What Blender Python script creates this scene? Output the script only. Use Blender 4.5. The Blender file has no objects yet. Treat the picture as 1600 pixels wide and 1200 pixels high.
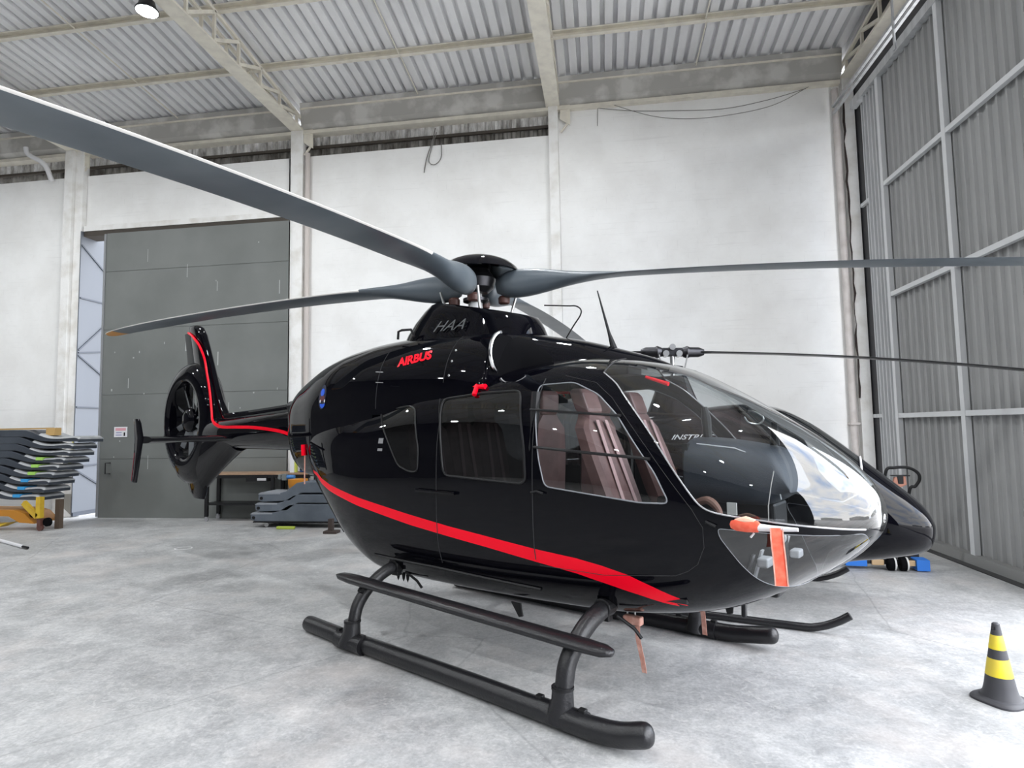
import bpy, bmesh, math, random
from mathutils import Vector, Matrix, Euler
random.seed(7)
sc = bpy.context.scene
COL = sc.collection
PI = math.pi
R = math.radians

# ---------------------------------------------------------------- camera
cam_d = bpy.data.cameras.new('camera')
cam_d.sensor_width = 36.0
cam_d.lens = 941.4 / 1600 * 36.0
cam_d.clip_start = 0.05
cam_d.clip_end = 2000
cam = bpy.data.objects.new('camera', cam_d)
COL.objects.link(cam)
_yaw, _pit, _rol = R(-8.488), R(4.172), R(-0.985)
_f = Vector((math.sin(_yaw) * math.cos(_pit), math.cos(_yaw) * math.cos(_pit), math.sin(_pit)))
_r = Vector((math.cos(_yaw), -math.sin(_yaw), 0))
_u = _r.cross(_f)
_r2 = math.cos(_rol) * _r + math.sin(_rol) * _u
_u2 = -math.sin(_rol) * _r + math.cos(_rol) * _u
m = Matrix((_r2, _u2, -_f)).transposed().to_4x4()
m.translation = Vector((0, 0, 1.85))
cam.matrix_world = m
sc.camera = cam

# ---------------------------------------------------------------- world: bright broken cloud
W = bpy.data.worlds.new('sky')
sc.world = W
W.use_nodes = True
nt = W.node_tree
nt.nodes.clear()
out = nt.nodes.new('ShaderNodeOutputWorld')
bg = nt.nodes.new('ShaderNodeBackground')
tc = nt.nodes.new('ShaderNodeTexCoord')
mp = nt.nodes.new('ShaderNodeMapping')
mp.inputs['Scale'].default_value = (1, 1, 2.6)
no = nt.nodes.new('ShaderNodeTexNoise')
no.inputs['Scale'].default_value = 3.2
no.inputs['Detail'].default_value = 7
no.inputs['Roughness'].default_value = 0.55
cr = nt.nodes.new('ShaderNodeValToRGB')
cr.color_ramp.elements[0].position = 0.33
cr.color_ramp.elements[0].color = (0.50, 0.62, 0.86, 1)
cr.color_ramp.elements[1].position = 0.54
cr.color_ramp.elements[1].color = (1.0, 1.0, 1.0, 1)
nt.links.new(tc.outputs['Generated'], mp.inputs[0])
nt.links.new(mp.outputs[0], no.inputs['Vector'])
nt.links.new(no.outputs['Fac'], cr.inputs[0])
nt.links.new(cr.outputs[0], bg.inputs[0])
nt.links.new(bg.outputs[0], out.inputs[0])
bg.inputs[1].default_value = 8.0

# ---------------------------------------------------------------- view and light
sc.view_settings.view_transform = 'Standard'
sc.view_settings.look = 'None'
sc.view_settings.gamma = 1
sc.view_settings.use_curve_mapping = False
sc.view_settings.exposure = 0.06
sc.cycles.use_denoising = True
sc.cycles.max_bounces = 10
sc.cycles.diffuse_bounces = 6
sc.cycles.glossy_bounces = 5
sc.cycles.transparent_max_bounces = 16
sc.cycles.transmission_bounces = 8
sc.cycles.sample_clamp_indirect = 12
sc.cycles.caustics_reflective = False
sc.cycles.caustics_refractive = False

def portal(loc, rot, sx, sy):
    l = bpy.data.lights.new('daylight_portal', 'AREA')
    l.shape = 'RECTANGLE'; l.size = sx; l.size_y = sy
    l.cycles.is_portal = True
    o = bpy.data.objects.new('daylight_portal', l)
    COL.objects.link(o); o.location = loc; o.rotation_euler = rot
portal((4.7, 0.4, 3.75), (0, R(90), 0), 7.4, 12.8)

# ---------------------------------------------------------------- materials
MATS = {}
def mat(name, col=(.5, .5, .5), rough=.5, metal=0., coat=0., spec=.5, noise=None, bump=None, emit=None, back=None):
    """procedural principled material. noise=(colour2, scale, lo, hi); bump=(scale, strength)"""
    if name in MATS: return MATS[name]
    m = bpy.data.materials.new(name); m.use_nodes = True
    n = m.node_tree; b = n.nodes['Principled BSDF']
    b.inputs['Base Color'].default_value = (*col, 1)
    b.inputs['Roughness'].default_value = rough
    b.inputs['Metallic'].default_value = metal
    b.inputs['Coat Weight'].default_value = coat
    b.inputs['Coat Roughness'].default_value = .02
    b.inputs['Specular IOR Level'].default_value = spec
    if emit:
        b.inputs['Emission Color'].default_value = (*emit[0], 1)
        b.inputs['Emission Strength'].default_value = emit[1]
    tcn = n.nodes.new('ShaderNodeTexCoord')
    if noise:
        c2, s, lo, hi = noise
        t = n.nodes.new('ShaderNodeTexNoise'); t.inputs['Scale'].default_value = s; t.inputs['Detail'].default_value = 6
        n.links.new(tcn.outputs['Object'], t.inputs['Vector'])
        r_ = n.nodes.new('ShaderNodeValToRGB')
        r_.color_ramp.elements[0].position = lo; r_.color_ramp.elements[0].color = (*col, 1)
        r_.color_ramp.elements[1].position = hi; r_.color_ramp.elements[1].color = (*c2, 1)
        n.links.new(t.outputs['Fac'], r_.inputs[0]); n.links.new(r_.outputs[0], b.inputs['Base Color'])
    if bump:
        t = n.nodes.new('ShaderNodeTexNoise'); t.inputs['Scale'].default_value = bump[0]; t.inputs['Detail'].default_value = 5
        n.links.new(tcn.outputs['Object'], t.inputs['Vector'])
        bm_ = n.nodes.new('ShaderNodeBump'); bm_.inputs['Strength'].default_value = bump[1]; bm_.inputs['Distance'].default_value = .02
        n.links.new(t.outputs['Fac'], bm_.inputs['Height']); n.links.new(bm_.outputs[0], b.inputs['Normal'])
    if back:
        g = n.nodes.new('ShaderNodeNewGeometry'); d = n.nodes.new('ShaderNodeBsdfDiffuse'); d.inputs[0].default_value = (*back, 1)
        mx = n.nodes.new('ShaderNodeMixShader'); o = n.nodes['Material Output']
        n.links.new(g.outputs['Backfacing'], mx.inputs[0]); n.links.new(b.outputs[0], mx.inputs[1]); n.links.new(d.outputs[0], mx.inputs[2])
        n.links.new(mx.outputs[0], o.inputs[0])
    MATS[name] = m
    return m

def glass(name, tint=(.9, .92, .92), f0=.04):
    """thin pane: clear or tinted, Fresnel reflection, same from both sides"""
    if name in MATS: return MATS[name]
    m = bpy.data.materials.new(name); m.use_nodes = True
    n = m.node_tree; n.nodes.clear()
    o = n.nodes.new('ShaderNodeOutputMaterial'); mx = n.nodes.new('ShaderNodeMixShader')
    t = n.nodes.new('ShaderNodeBsdfTransparent'); t.inputs[0].default_value = (*tint, 1)
    g = n.nodes.new('ShaderNodeBsdfGlossy'); g.inputs['Roughness'].default_value = 0.004
    ge = n.nodes.new('ShaderNodeNewGeometry')
    vm = n.nodes.new('ShaderNodeVectorMath'); vm.operation = 'DOT_PRODUCT'
    n.links.new(ge.outputs['Normal'], vm.inputs[0]); n.links.new(ge.outputs['Incoming'], vm.inputs[1])
    def ma(op, a, b=None):
        k = n.nodes.new('ShaderNodeMath'); k.operation = op
        for i, v in enumerate((a, b)):
            if v is None: continue
            if isinstance(v, (int, float)): k.inputs[i].default_value = v
            else: n.links.new(v, k.inputs[i])
        return k.outputs[0]
    c = ma('ABSOLUTE', vm.outputs['Value']); c = ma('SUBTRACT', 1.0, c); c = ma('MAXIMUM', c, 0.0); c = ma('POWER', c, 5.0)
    c = ma('MULTIPLY', c, 1 - f0); c = ma('ADD', c, f0); c = ma('MULTIPLY', c, 2.1); c = ma('MINIMUM', c, 1.0)
    n.links.new(c, mx.inputs[0]); n.links.new(t.outputs[0], mx.inputs[1]); n.links.new(g.outputs[0], mx.inputs[2])
    n.links.new(mx.outputs[0], o.inputs[0])
    MATS[name] = m
    return m

BLACK = mat('gloss_black_paint', (.0022, .0022, .004), .02, coat=0., spec=.2, back=(.03, .03, .032))
RED = mat('red_paint', (1.0, .003, .022), .25, spec=.15)
SATIN = mat('satin_black', (.010, .010, .011), .42, spec=.3)
RUBBER = mat('rubber_black', (.004, .004, .005), .8, spec=.06)
SKIDP = mat('skid_paint', (.012, .012, .014), .34, bump=(60, .15))
BLADE = mat('blade_grey', (.075, .092, .108), .38, noise=((.12, .14, .155), 1.6, .42, .62))
EROS = mat('blade_leading_strip_highlight', (.80, .78, .74), .4)  # leading-edge strip, the highlight it catches is put into its pale colour
BORNG = mat('blade_tip_orange', (.55, .25, .05), .5)
STEEL = mat('bare_steel', (.5, .5, .5), .3, metal=1.)
DSTEEL = mat('dark_steel', (.05, .05, .055), .35, metal=.8)
COPPER = mat('brown_damper', (.085, .035, .028), .5)
LEATH = mat('maroon_leather', (.15, .082, .078), .42, noise=((.21, .12, .115), 12, .3, .7))
BELT = mat('pink_webbing', (.50, .33, .33), .7)
DLEATH = mat('dark_leather', (.035, .042, .055), .45, bump=(200, .2))
TRIMG = mat('grey_seal', (.22, .23, .25), .35)
GREYP = mat('grey_post', (.66, .67, .68), .4)
REDTAG = mat('red_tag_cloth', (.80, .10, .05), .7, noise=((.9, .2, .12), 20, .4, .7))
PINKTAG = mat('faded_red_cloth', (.55, .26, .20), .75, noise=((.7, .42, .35), 25, .4, .7))
WHITE = mat('white_plastic', (.75, .75, .77), .4)
SCREEN = glass('clear_acrylic', (.82, .85, .86), .05)
CHING = glass('tinted_chin_acrylic', (.60, .62, .63), .05)
DGLASS = glass('dark_window_acrylic', (.11, .115, .12), .05)
SGLASS = glass('door_window_acrylic', (.80, .82, .82))
RGLASS = glass('roof_window_acrylic', (.35, .38, .38), .08)
CHROME = mat('polished_lip', (.85, .85, .86), .12, metal=1.)

CONC = mat('column_concrete', (.72, .70, .66), .8, noise=((.86, .855, .84), 3, .32, .55), bump=(30, .2))
CREAM = mat('cream_steel_paint', (.80, .76, .66), .5, noise=((.68, .64, .56), 5, .4, .7))
BEAMP = mat('beam_grey_paint', (.42, .41, .385), .5, noise=((.60, .59, .56), 2, .48, .62))
RUST_SHADE = mat('rusty_rail_header_shade', (.06, .05, .04), .7)
DOORL = mat('white_door_bar', (.62, .63, .64), .5)

# ---------------------------------------------------------------- mesh helpers
class MB:
    def __init__(s): s.v = []; s.f = []; s.m = []; s.mi = 0
    def add(s, vs, fs):
        b = len(s.v); s.v += [tuple(v) for v in vs]; s.f += [tuple(i + b for i in f) for f in fs]; s.m += [s.mi] * len(fs); return s
    def box(s, x0, x1, y0, y1, z0, z1):
        return s.add([(x0, y0, z0), (x1, y0, z0), (x1, y1, z0), (x0, y1, z0), (x0, y0, z1), (x1, y0, z1), (x1, y1, z1), (x0, y1, z1)],
                     [(0, 3, 2, 1), (4, 5, 6, 7), (0, 1, 5, 4), (1, 2, 6, 5), (2, 3, 7, 6), (3, 0, 4, 7)])
    def bar(s, a, b, w, h, up=(0, 0, 1)):
        a, b = Vector(a), Vector(b); d = (b - a).normalized(); up = Vector(up)
        if abs(d.dot(up)) > .98: up = Vector((1, 0, 0))
        x = d.cross(up).normalized(); y = x.cross(d)
        vs = [p + x * sx * w / 2 + y * sy * h / 2 for p in (a, b) for sx, sy in ((-1, -1), (1, -1), (1, 1), (-1, 1))]
        return s.add(vs, [(3, 2, 1, 0), (4, 5, 6, 7), (0, 1, 5, 4), (1, 2, 6, 5), (2, 3, 7, 6), (3, 0, 4, 7)])
    def tube(s, pts, r, n=12, cap=True, closed=False, flat=None):
        pts = [Vector(p) for p in pts]; N = len(pts); rs = r if isinstance(r, (list, tuple)) else [r] * N
        t0 = None; x = None; vs = []
        for i in range(N):
            if closed: t = (pts[(i + 1) % N] - pts[i - 1])
            else: t = pts[min(i + 1, N - 1)] - pts[max(i - 1, 0)]
            t.normalize()
            if x is None:
                up = Vector((0, 0, 1)) if abs(t.z) < .9 else Vector((1, 0, 0))
                x = t.cross(up).normalized()
            else:
                x = (x - t * x.dot(t)).normalized()
            y = t.cross(x)
            for k in range(n):
                a = 2 * PI * k / n
                vs.append(pts[i] + x * math.cos(a) * rs[i] + y * math.sin(a) * rs[i] * (flat or 1))
        fs = []
        M_ = N if closed else N - 1
        for i in range(M_):
            for k in range(n):
                j = (i + 1) % N
                fs.append((i * n + k, i * n + (k + 1) % n, j * n + (k + 1) % n, j * n + k))
        if cap and not closed:
            fs.append(tuple(range(n))[::-1]); fs.append(tuple((N - 1) * n + k for k in range(n)))
        return s.add(vs, fs)
    def lathe(s, prof, c=(0, 0, 0), n=32, axis='z', a0=0):
        vs = []
        for (r_, h) in prof:
            for k in range(n):
                a = 2 * PI * k / n + a0; p = (r_ * math.cos(a), r_ * math.sin(a), h)
                if axis == 'y': p = (p[0], p[2], p[1])
                if axis == 'x': p = (p[2], p[0], p[1])
                vs.append((p[0] + c[0], p[1] + c[1], p[2] + c[2]))
        N = len(prof); fs = []
        for i in range(N - 1):
            for k in range(n): fs.append((i * n + k, i * n + (k + 1) % n, (i + 1) * n + (k + 1) % n, (i + 1) * n + k))
        if prof[0][0] > 1e-6: fs.append(tuple(range(n))[::-1])
        if prof[-1][0] > 1e-6: fs.append(tuple((N - 1) * n + k for k in range(n)))
        return s.add(vs, fs)
    def loft(s, rings, cap=True, closed=True):
        n = len(rings[0]); vs = [p for r_ in rings for p in r_]; fs = []
        for i in range(len(rings) - 1):
            for k in range(n if closed else n - 1):
                fs.append((i * n + k, i * n + (k + 1) % n, (i + 1) * n + (k + 1) % n, (i + 1) * n + k))
        if cap:
            fs.append(tuple(range(n))[::-1]); fs.append(tuple((len(rings) - 1) * n + k for k in range(n)))
        return s.add(vs, fs)
    def prism(s, poly, y0, y1, plane='xz'):
        n = len(poly)
        mk = {'xz': lambda p, q: (p[0], q, p[1]), 'xy': lambda p, q: (p[0], p[1], q), 'yz': lambda p, q: (q, p[0], p[1])}[plane]
        vs = [mk(p, y0) for p in poly] + [mk(p, y1) for p in poly]
        fs = [tuple(range(n)), tuple(range(2 * n - 1, n - 1, -1))] + [(i, i + n, (i + 1) % n + n, (i + 1) % n) for i in range(n)]
        return s.add(vs, fs)
    def xf(s, fn, start=0):
        s.v = s.v[:start] + [tuple(fn(Vector(p))) for p in s.v[start:]]; return s
    def build(s, name, mats, parent=None, smooth=False, bevel=0, sub=0, origin=True, sharp=35):
        me = bpy.data.meshes.new(name)
        vs = s.v; org = Vector((0, 0, 0))
        if parent is None and origin and vs:
            xs = [v[0] for v in vs]; ys = [v[1] for v in vs]; zs = [v[2] for v in vs]
            org = Vector(((min(xs) + max(xs)) / 2, (min(ys) + max(ys)) / 2, min(zs)))
            vs = [(v[0] - org.x, v[1] - org.y, v[2] - org.z) for v in vs]
        me.from_pydata(vs, [], s.f)
        for m_ in (mats if isinstance(mats, (list, tuple)) else [mats]): me.materials.append(m_)
        for p, mi in zip(me.polygons, s.m): p.material_index = mi
        bm = bmesh.new(); bm.from_mesh(me)
        bmesh.ops.recalc_face_normals(bm, faces=bm.faces)
        bm.to_mesh(me); bm.free()
        if smooth:
            me.shade_smooth()
            try: me.set_sharp_from_angle(angle=R(sharp))
            except Exception: pass
        o = bpy.data.objects.new(name, me); COL.objects.link(o)
        o.location = org
        if parent: o.parent = parent
        if bevel:
            b = o.modifiers.new('bevel', 'BEVEL'); b.width = bevel; b.segments = 2; b.limit_method = 'ANGLE'
        if sub:
            b = o.modifiers.new('sub', 'SUBSURF'); b.levels = sub; b.render_levels = sub
        return o

def tag(o, label=None, cat=None, group=None, kind=None):
    if label: o['label'] = label
    if cat: o['category'] = cat
    if group: o['group'] = group
    if kind: o['kind'] = kind
    return o
def empty(name, loc, rz=0, label=None, cat=None, group=None):
    o = bpy.data.objects.new(name, None); COL.objects.link(o); o.location = loc; o.rotation_euler = (0, 0, rz)
    o.empty_display_size = .2
    return tag(o, label, cat, group)
def struct(o): o['kind'] = 'structure'; return o
def copy_tree(o, parent=None):
    c = o.copy(); COL.objects.link(c); c.parent = parent
    for ch in list(o.children): copy_tree(ch, c)
    return c
def smoothpath(pts, n=8):
    """Catmull-Rom"""
    P = [Vector(p) for p in pts]; out = []
    for i in range(len(P) - 1):
        a = P[max(i - 1, 0)]; b = P[i]; c = P[i + 1]; d = P[min(i + 2, len(P) - 1)]
        for k in range(n):
            t = k / n
            out.append(.5 * ((2 * b) + (c - a) * t + (2 * a - 5 * b + 4 * c - d) * t * t + (-a + 3 * b - 3 * c + d) * t ** 3))
    out.append(P[-1]); return out
# ================================================================= HANGAR SHELL
YB = 12.35          # inner face of the back wall
XR = 4.6            # plane of the sliding doors
def nodemat(name, rough=.8):
    m = bpy.data.materials.new(name); m.use_nodes = True
    n = m.node_tree; b = n.nodes['Principled BSDF']; b.inputs['Roughness'].default_value = rough
    return m, n, b
def ramp(n, src, stops):
    r_ = n.nodes.new('ShaderNodeValToRGB'); e = r_.color_ramp.elements
    while len(e) < len(stops): e.new(.5)
    for el, (p, c) in zip(e, stops): el.position = p; el.color = (*c, 1) if len(c) == 3 else c
    n.links.new(src, r_.inputs[0]); return r_
def noise(n, vec, s, det=6, rough=.5, dist=0):
    t = n.nodes.new('ShaderNodeTexNoise'); t.inputs['Scale'].default_value = s; t.inputs['Detail'].default_value = det
    t.inputs['Roughness'].default_value = rough; t.inputs['Distortion'].default_value = dist
    n.links.new(vec, t.inputs['Vector']); return t
def mixc(n, fac, a, b, mode='MIX'):
    k = n.nodes.new('ShaderNodeMix'); k.data_type = 'RGBA'; k.blend_type = mode
    for i, v in ((0, fac), (6, a), (7, b)):
        if isinstance(v, (int, float)): k.inputs[i].default_value = v
        elif isinstance(v, tuple): k.inputs[i].default_value = (*v, 1)
        else: n.links.new(v, k.inputs[i])
    return k.outputs[2]

# floor: worn power-floated concrete with pale dust, pinkish scuffs, cracks and joints
FLOORM, n, b = nodemat('hangar_concrete_floor', .5)
g = n.nodes.new('ShaderNodeTexCoord'); P = g.outputs['Object']
n1 = noise(n, P, .35, 8, .6, .3); n2 = noise(n, P, 2.2, 10, .68, .6); n3 = noise(n, P, 14, 8, .7); n4 = noise(n, P, .8, 5, .6)
c1 = ramp(n, n1.outputs['Fac'], [(.30, (.29, .295, .295)), (.55, (.39, .395, .40)), (.75, (.44, .44, .44))]).outputs[0]
c2 = ramp(n, n2.outputs['Fac'], [(.32, (.25, .252, .252)), (.5, (.39, .392, .395)), (.70, (.60, .595, .585))]).outputs[0]
c = mixc(n, .6, c1, c2)
c3 = ramp(n, n3.outputs['Fac'], [(.35, (.40, .40, .40)), (.62, (.62, .62, .62))]).outputs[0]
c = mixc(n, .5, c, c3, 'OVERLAY')
n5 = noise(n, P, 11, 14, .80, 1.2); n6 = noise(n, P, 45, 4, .6)
sp5 = ramp(n, n5.outputs['Fac'], [(.50, (0, 0, 0)), (.60, (.50, .50, .50))]).outputs[0]
c = mixc(n, sp5, c, (.56, .555, .545))
dk = ramp(n, n5.outputs['Fac'], [(.34, (.35, .35, .35)), (.43, (0, 0, 0))]).outputs[0]
c = mixc(n, dk, c, (.30, .305, .31))
c6 = ramp(n, n6.outputs['Fac'], [(.3, (.42, .42, .42)), (.7, (.58, .58, .58))]).outputs[0]
c = mixc(n, .8, c, c6, 'OVERLAY')
pk = ramp(n, n4.outputs['Fac'], [(.52, (0, 0, 0)), (.72, (.55, .55, .55))]).outputs[0]
c = mixc(n, pk, c, (.60, .55, .52))
vo = n.nodes.new('ShaderNodeTexVoronoi'); vo.feature = 'DISTANCE_TO_EDGE'; vo.inputs['Scale'].default_value = .33
wn = noise(n, P, 1.4, 6, .6); va = n.nodes.new('ShaderNodeMix'); va.data_type = 'VECTOR'; va.inputs[0].default_value = .12
n.links.new(P, va.inputs[4]); n.links.new(wn.outputs['Color'], va.inputs[5]); n.links.new(va.outputs[1], vo.inputs['Vector'])
ck = ramp(n, vo.outputs['Distance'], [(.0, (.32, .32, .32)), (.003, (0, 0, 0))]).outputs[0]
c = mixc(n, ck, c, (.13, .13, .13))
n.links.new(c, b.inputs['Base Color'])
rr = ramp(n, n2.outputs['Fac'], [(.3, (.38, .38, .38)), (.7, (.62, .62, .62))]).outputs[0]; n.links.new(rr, b.inputs['Roughness'])
bp = n.nodes.new('ShaderNodeBump'); bp.inputs['Strength'].default_value = .18; bp.inputs['Distance'].default_value = .01
n.links.new(n3.outputs['Fac'], bp.inputs['Height']); n.links.new(bp.outputs[0], b.inputs['Normal'])
b.inputs['Specular IOR Level'].default_value = .35

# white painted block wall, faint courses and grime streaks
def wallmat(name, base, dirt):
    m, n, b = nodemat(name, .85)
    g = n.nodes.new('ShaderNodeTexCoord'); sp = n.nodes.new('ShaderNodeSeparateXYZ'); cb = n.nodes.new('ShaderNodeCombineXYZ')
    n.links.new(g.outputs['Object'], sp.inputs[0]); n.links.new(sp.outputs[0], cb.inputs[0]); n.links.new(sp.outputs[2], cb.inputs[1])
    br = n.nodes.new('ShaderNodeTexBrick'); br.inputs['Scale'].default_value = 1; br.inputs['Brick Width'].default_value = .4
    br.inputs['Row Height'].default_value = .2; br.inputs['Mortar Size'].default_value = .006; br.inputs['Mortar Smooth'].default_value = .6
    for k in ('Color1', 'Color2'): br.inputs[k].default_value = (1, 1, 1, 1)
    br.inputs['Mortar'].default_value = (.80, .80, .80, 1)
    n.links.new(cb.outputs[0], br.inputs['Vector'])
    w1 = noise(n, g.outputs['Object'], .9, 7, .6); w2 = noise(n, cb.outputs[0], 5, 7, .65)
    c = ramp(n, w1.outputs['Fac'], [(.35, dirt), (.6, base)]).outputs[0]
    gate = ramp(n, w2.outputs['Fac'], [(.50, (0, 0, 0)), (.66, (.6, .6, .6))]).outputs[0]
    brc = mixc(n, gate, (1., 1., 1.), br.outputs['Color'])
    c = mixc(n, 1., c, brc, 'MULTIPLY')
    mp = n.nodes.new('ShaderNodeMapping'); mp.inputs['Scale'].default_value = (.5, 14, 1); n.links.new(cb.outputs[0], mp.inputs[0])
    st = noise(n, mp.outputs[0], 1.2, 5, .6); sr = ramp(n, st.outputs['Fac'], [(.60, (0, 0, 0)), (.75, (.28, .28, .28))]).outputs[0]
    c = mixc(n, sr, c, tuple(x * .72 for x in dirt))
    n.links.new(c, b.inputs['Base Color'])
    bp = n.nodes.new('ShaderNodeBump'); bp.inputs['Strength'].default_value = .25; bp.inputs['Distance'].default_value = .01
    n.links.new(w2.outputs['Fac'], bp.inputs['Height']); n.links.new(bp.outputs[0], b.inputs['Normal'])
    return m
WALLM = wallmat('white_painted_block', (.90, .90, .89), (.82, .815, .80))
WALLD = wallmat('dark_grey_block', (.13, .13, .135), (.09, .09, .095))

# corrugated sheet colours
def sheetmat(name, a, b_, metal, rough, axis, sc_=(1, 1, 1)):
    m, n, b = nodemat(name, rough); b.inputs['Metallic'].default_value = metal
    g = n.nodes.new('ShaderNodeTexCoord'); mp = n.nodes.new('ShaderNodeMapping'); mp.inputs['Scale'].default_value = sc_
    n.links.new(g.outputs['Object'], mp.inputs[0]); w = noise(n, mp.outputs[0], 1., 7, .65)
    c = ramp(n, w.outputs['Fac'], [(.32, a), (.68, b_)]).outputs[0]; n.links.new(c, b.inputs['Base Color'])
    return m
ROOFM = sheetmat('roof_sheet', (.70, .70, .71), (.88, .88, .89), .0, .45, 'y', (.9, .35, 1))
DOORM = sheetmat('grey_door_sheet', (.27, .272, .27), (.36, .362, .36), .0, .55, 'z', (1, 3, .25))
CLERM = sheetmat('galvanised_sheet_painted_glints', (.22, .21, .20), (.95, .95, .95), .2, .35, 'x', (9, 1, 2))  # pale streaks put the glints of daylight into the sheet colour
FLASHM = sheetmat('pale_flashing', (.40, .41, .42), (.58, .59, .60), .2, .45, 'z', (8, 8, .4))

fl = struct(MB().box(-24, XR + .02, -14, 12.6, -.12, 0).build('floor', FLOORM, origin=False))
APR = mat('apron_concrete', (.42, .41, .39), .8, noise=((.50, .49, .47), .15, .35, .7))
struct(MB().box(XR + .03, 320, -320, 320, -.13, -.012).box(-200, XR + .03, 12.61, 200, -.13, -.012).build('ground', APR, origin=False))

w = MB()
w.box(-24, -11.998, YB, YB + .07, 0, 8.02).box(-12.01, -6.6, YB, YB + .22, 6.64, 8.02).box(-6.85, -.86, YB, YB + .22, 0, 8.02).box(-.86, 5.2, YB, YB + .22, 0, 8.52)
struct(w.build('wall_back', WALLM, origin=False))
struct(MB().box(-24.2, -24, -14, 12.6, 0, 10.6).build('wall_left', WALLD, origin=False))
struct(MB().box(-24.2, 5.4, -14.2, -14, 0, 10.6).build('wall_front', WALLD, origin=False))
wr = MB().box(5.06, 5.16, -14, 12.6, 7.9, 10.6).box(5.06, 5.16, -14, -5.2, 0, 7.9).box(5.06, 5.16, 11.1, 12.6, 0, 7.9)
struct(wr.build('wall_right', mat('wall_cladding_dark', (.06, .06, .065), .7), origin=False))

def corrugate(u0, u1, pitch, depth, flat=.52, slope=.12):
    """trapezoid profile: list of (u, h)"""
    out = []; k = 0; u = u0
    while u < u1:
        for du, h in ((0, 0), (flat, 0), (flat + slope, 1), (1 - slope, 1)):
            out.append((u + du * pitch, h * depth))
        u += pitch
    out.append((u, 0)); return out
# roof sheets, two slopes from the ridge at Y = 0
ZE = 9.12
prof = corrugate(-24.2, 5.4, .235, .115, .62, .05)
rings = [[(u, y, ZE + .1 * (12.6 - abs(y)) + h) for u, h in prof] for y in (13.0, 6.5, 0.0, -7, -14.2)]
vs = [p for r_ in rings for p in r_]; L_ = len(prof); fs = []
for i in range(4):
    for k in range(L_ - 1): fs.append((i * L_ + k, i * L_ + k + 1, (i + 1) * L_ + k + 1, (i + 1) * L_ + k))
struct(MB().add(vs, fs).build('ceiling', ROOFM, origin=False))
struct(MB().box(-24.2, 5.4, 12.95, 13.05, 8.55, 9.1).build('trim_4', mat('outer_fascia', (.4, .4, .4), .6), origin=False))

# clerestory strip between wall top and eave beam (galvanised sheet, daylight glints painted on its upper half, behind a rusty rail)
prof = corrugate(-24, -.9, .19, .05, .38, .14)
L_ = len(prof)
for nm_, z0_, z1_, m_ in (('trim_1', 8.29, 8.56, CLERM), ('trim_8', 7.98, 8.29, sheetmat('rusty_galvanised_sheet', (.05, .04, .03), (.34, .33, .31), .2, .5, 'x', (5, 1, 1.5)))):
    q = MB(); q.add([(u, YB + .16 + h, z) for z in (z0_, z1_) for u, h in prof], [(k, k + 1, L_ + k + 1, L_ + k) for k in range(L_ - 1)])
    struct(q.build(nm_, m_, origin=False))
struct(MB().box(-24, -.9, YB + .09, YB + .14, 8.24, 8.30).build('trim_2', RUST_SHADE, origin=False))

struct(MB().box(-11.97, -6.75, YB - .08, YB + .30, 6.52, 6.64).build('trim_header_shade', RUST_SHADE, origin=False))  # dark box standing in for the shadow between door header and leaf
# door header ledge, and the concrete patch at the foot of the left column
struct(MB().box(-11.97, -6.75, YB - .10, YB + .02, 6.64, 6.76).build('trim_3', CONC, origin=False))

# ---- columns
def column(x0, x1, ztop, label, extra=None):
    t = MB(); t.box(x0, x1, YB - .13, YB + .05, 0, ztop)
    if extra: extra(t)
    o = t.build('column', CONC, bevel=.01); tag(o, label, 'column', None); return o
column(-12.51, -12.0, 8.6, 'white concrete column at far left beside the grey door opening', lambda t: t.box(-12.42, -12.2, YB - .22, YB - .13, 0, 8.6))
column(-6.75, -6.46, 8.6, 'white column between the grey door and the first white wall bay')
column(-.96, -.76, 8.62, 'slim white column rising behind the main rotor mast')
column(4.82, 5.03, 8.6, 'stained white corner column beside the sliding hangar door')
tag(MB().tube([(-6.36, YB - .09, 0), (-6.36, YB - .09, 8.05)], .055).build('rain_downpipe', mat('pinkish_pipe_paint', (.56, .51, .48), .5), smooth=True), 'pinkish round downpipe beside the column right of the grey door', 'downpipe')
tag(MB().tube([(4.70, YB - .09, 0), (4.70, YB - .09, 8.4)], .065).box(4.62, 4.78, YB - .17, YB - .01, 1.8, 1.84).build('rain_downpipe', mat('dirty_pipe_paint', (.60, .56, .54), .6, noise=((.42, .38, .36), 3, .45, .75)), smooth=True), 'dirty downpipe in the right corner of the white wall', 'downpipe')
st = MB()
random.seed(3)
pts = [(4.81 + random.uniform(-.015, .02), YB - .15, z * .2 + 2.3) for z in range(30)]
st.tube(pts, [random.uniform(.004, .022) for _ in pts], 6)
tag(st.build('foam_seal', mat('dark_dried_foam', (.03, .02, .018), .9), smooth=True), 'dark crumbling seam along the corner column edge', 'seam')

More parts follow.
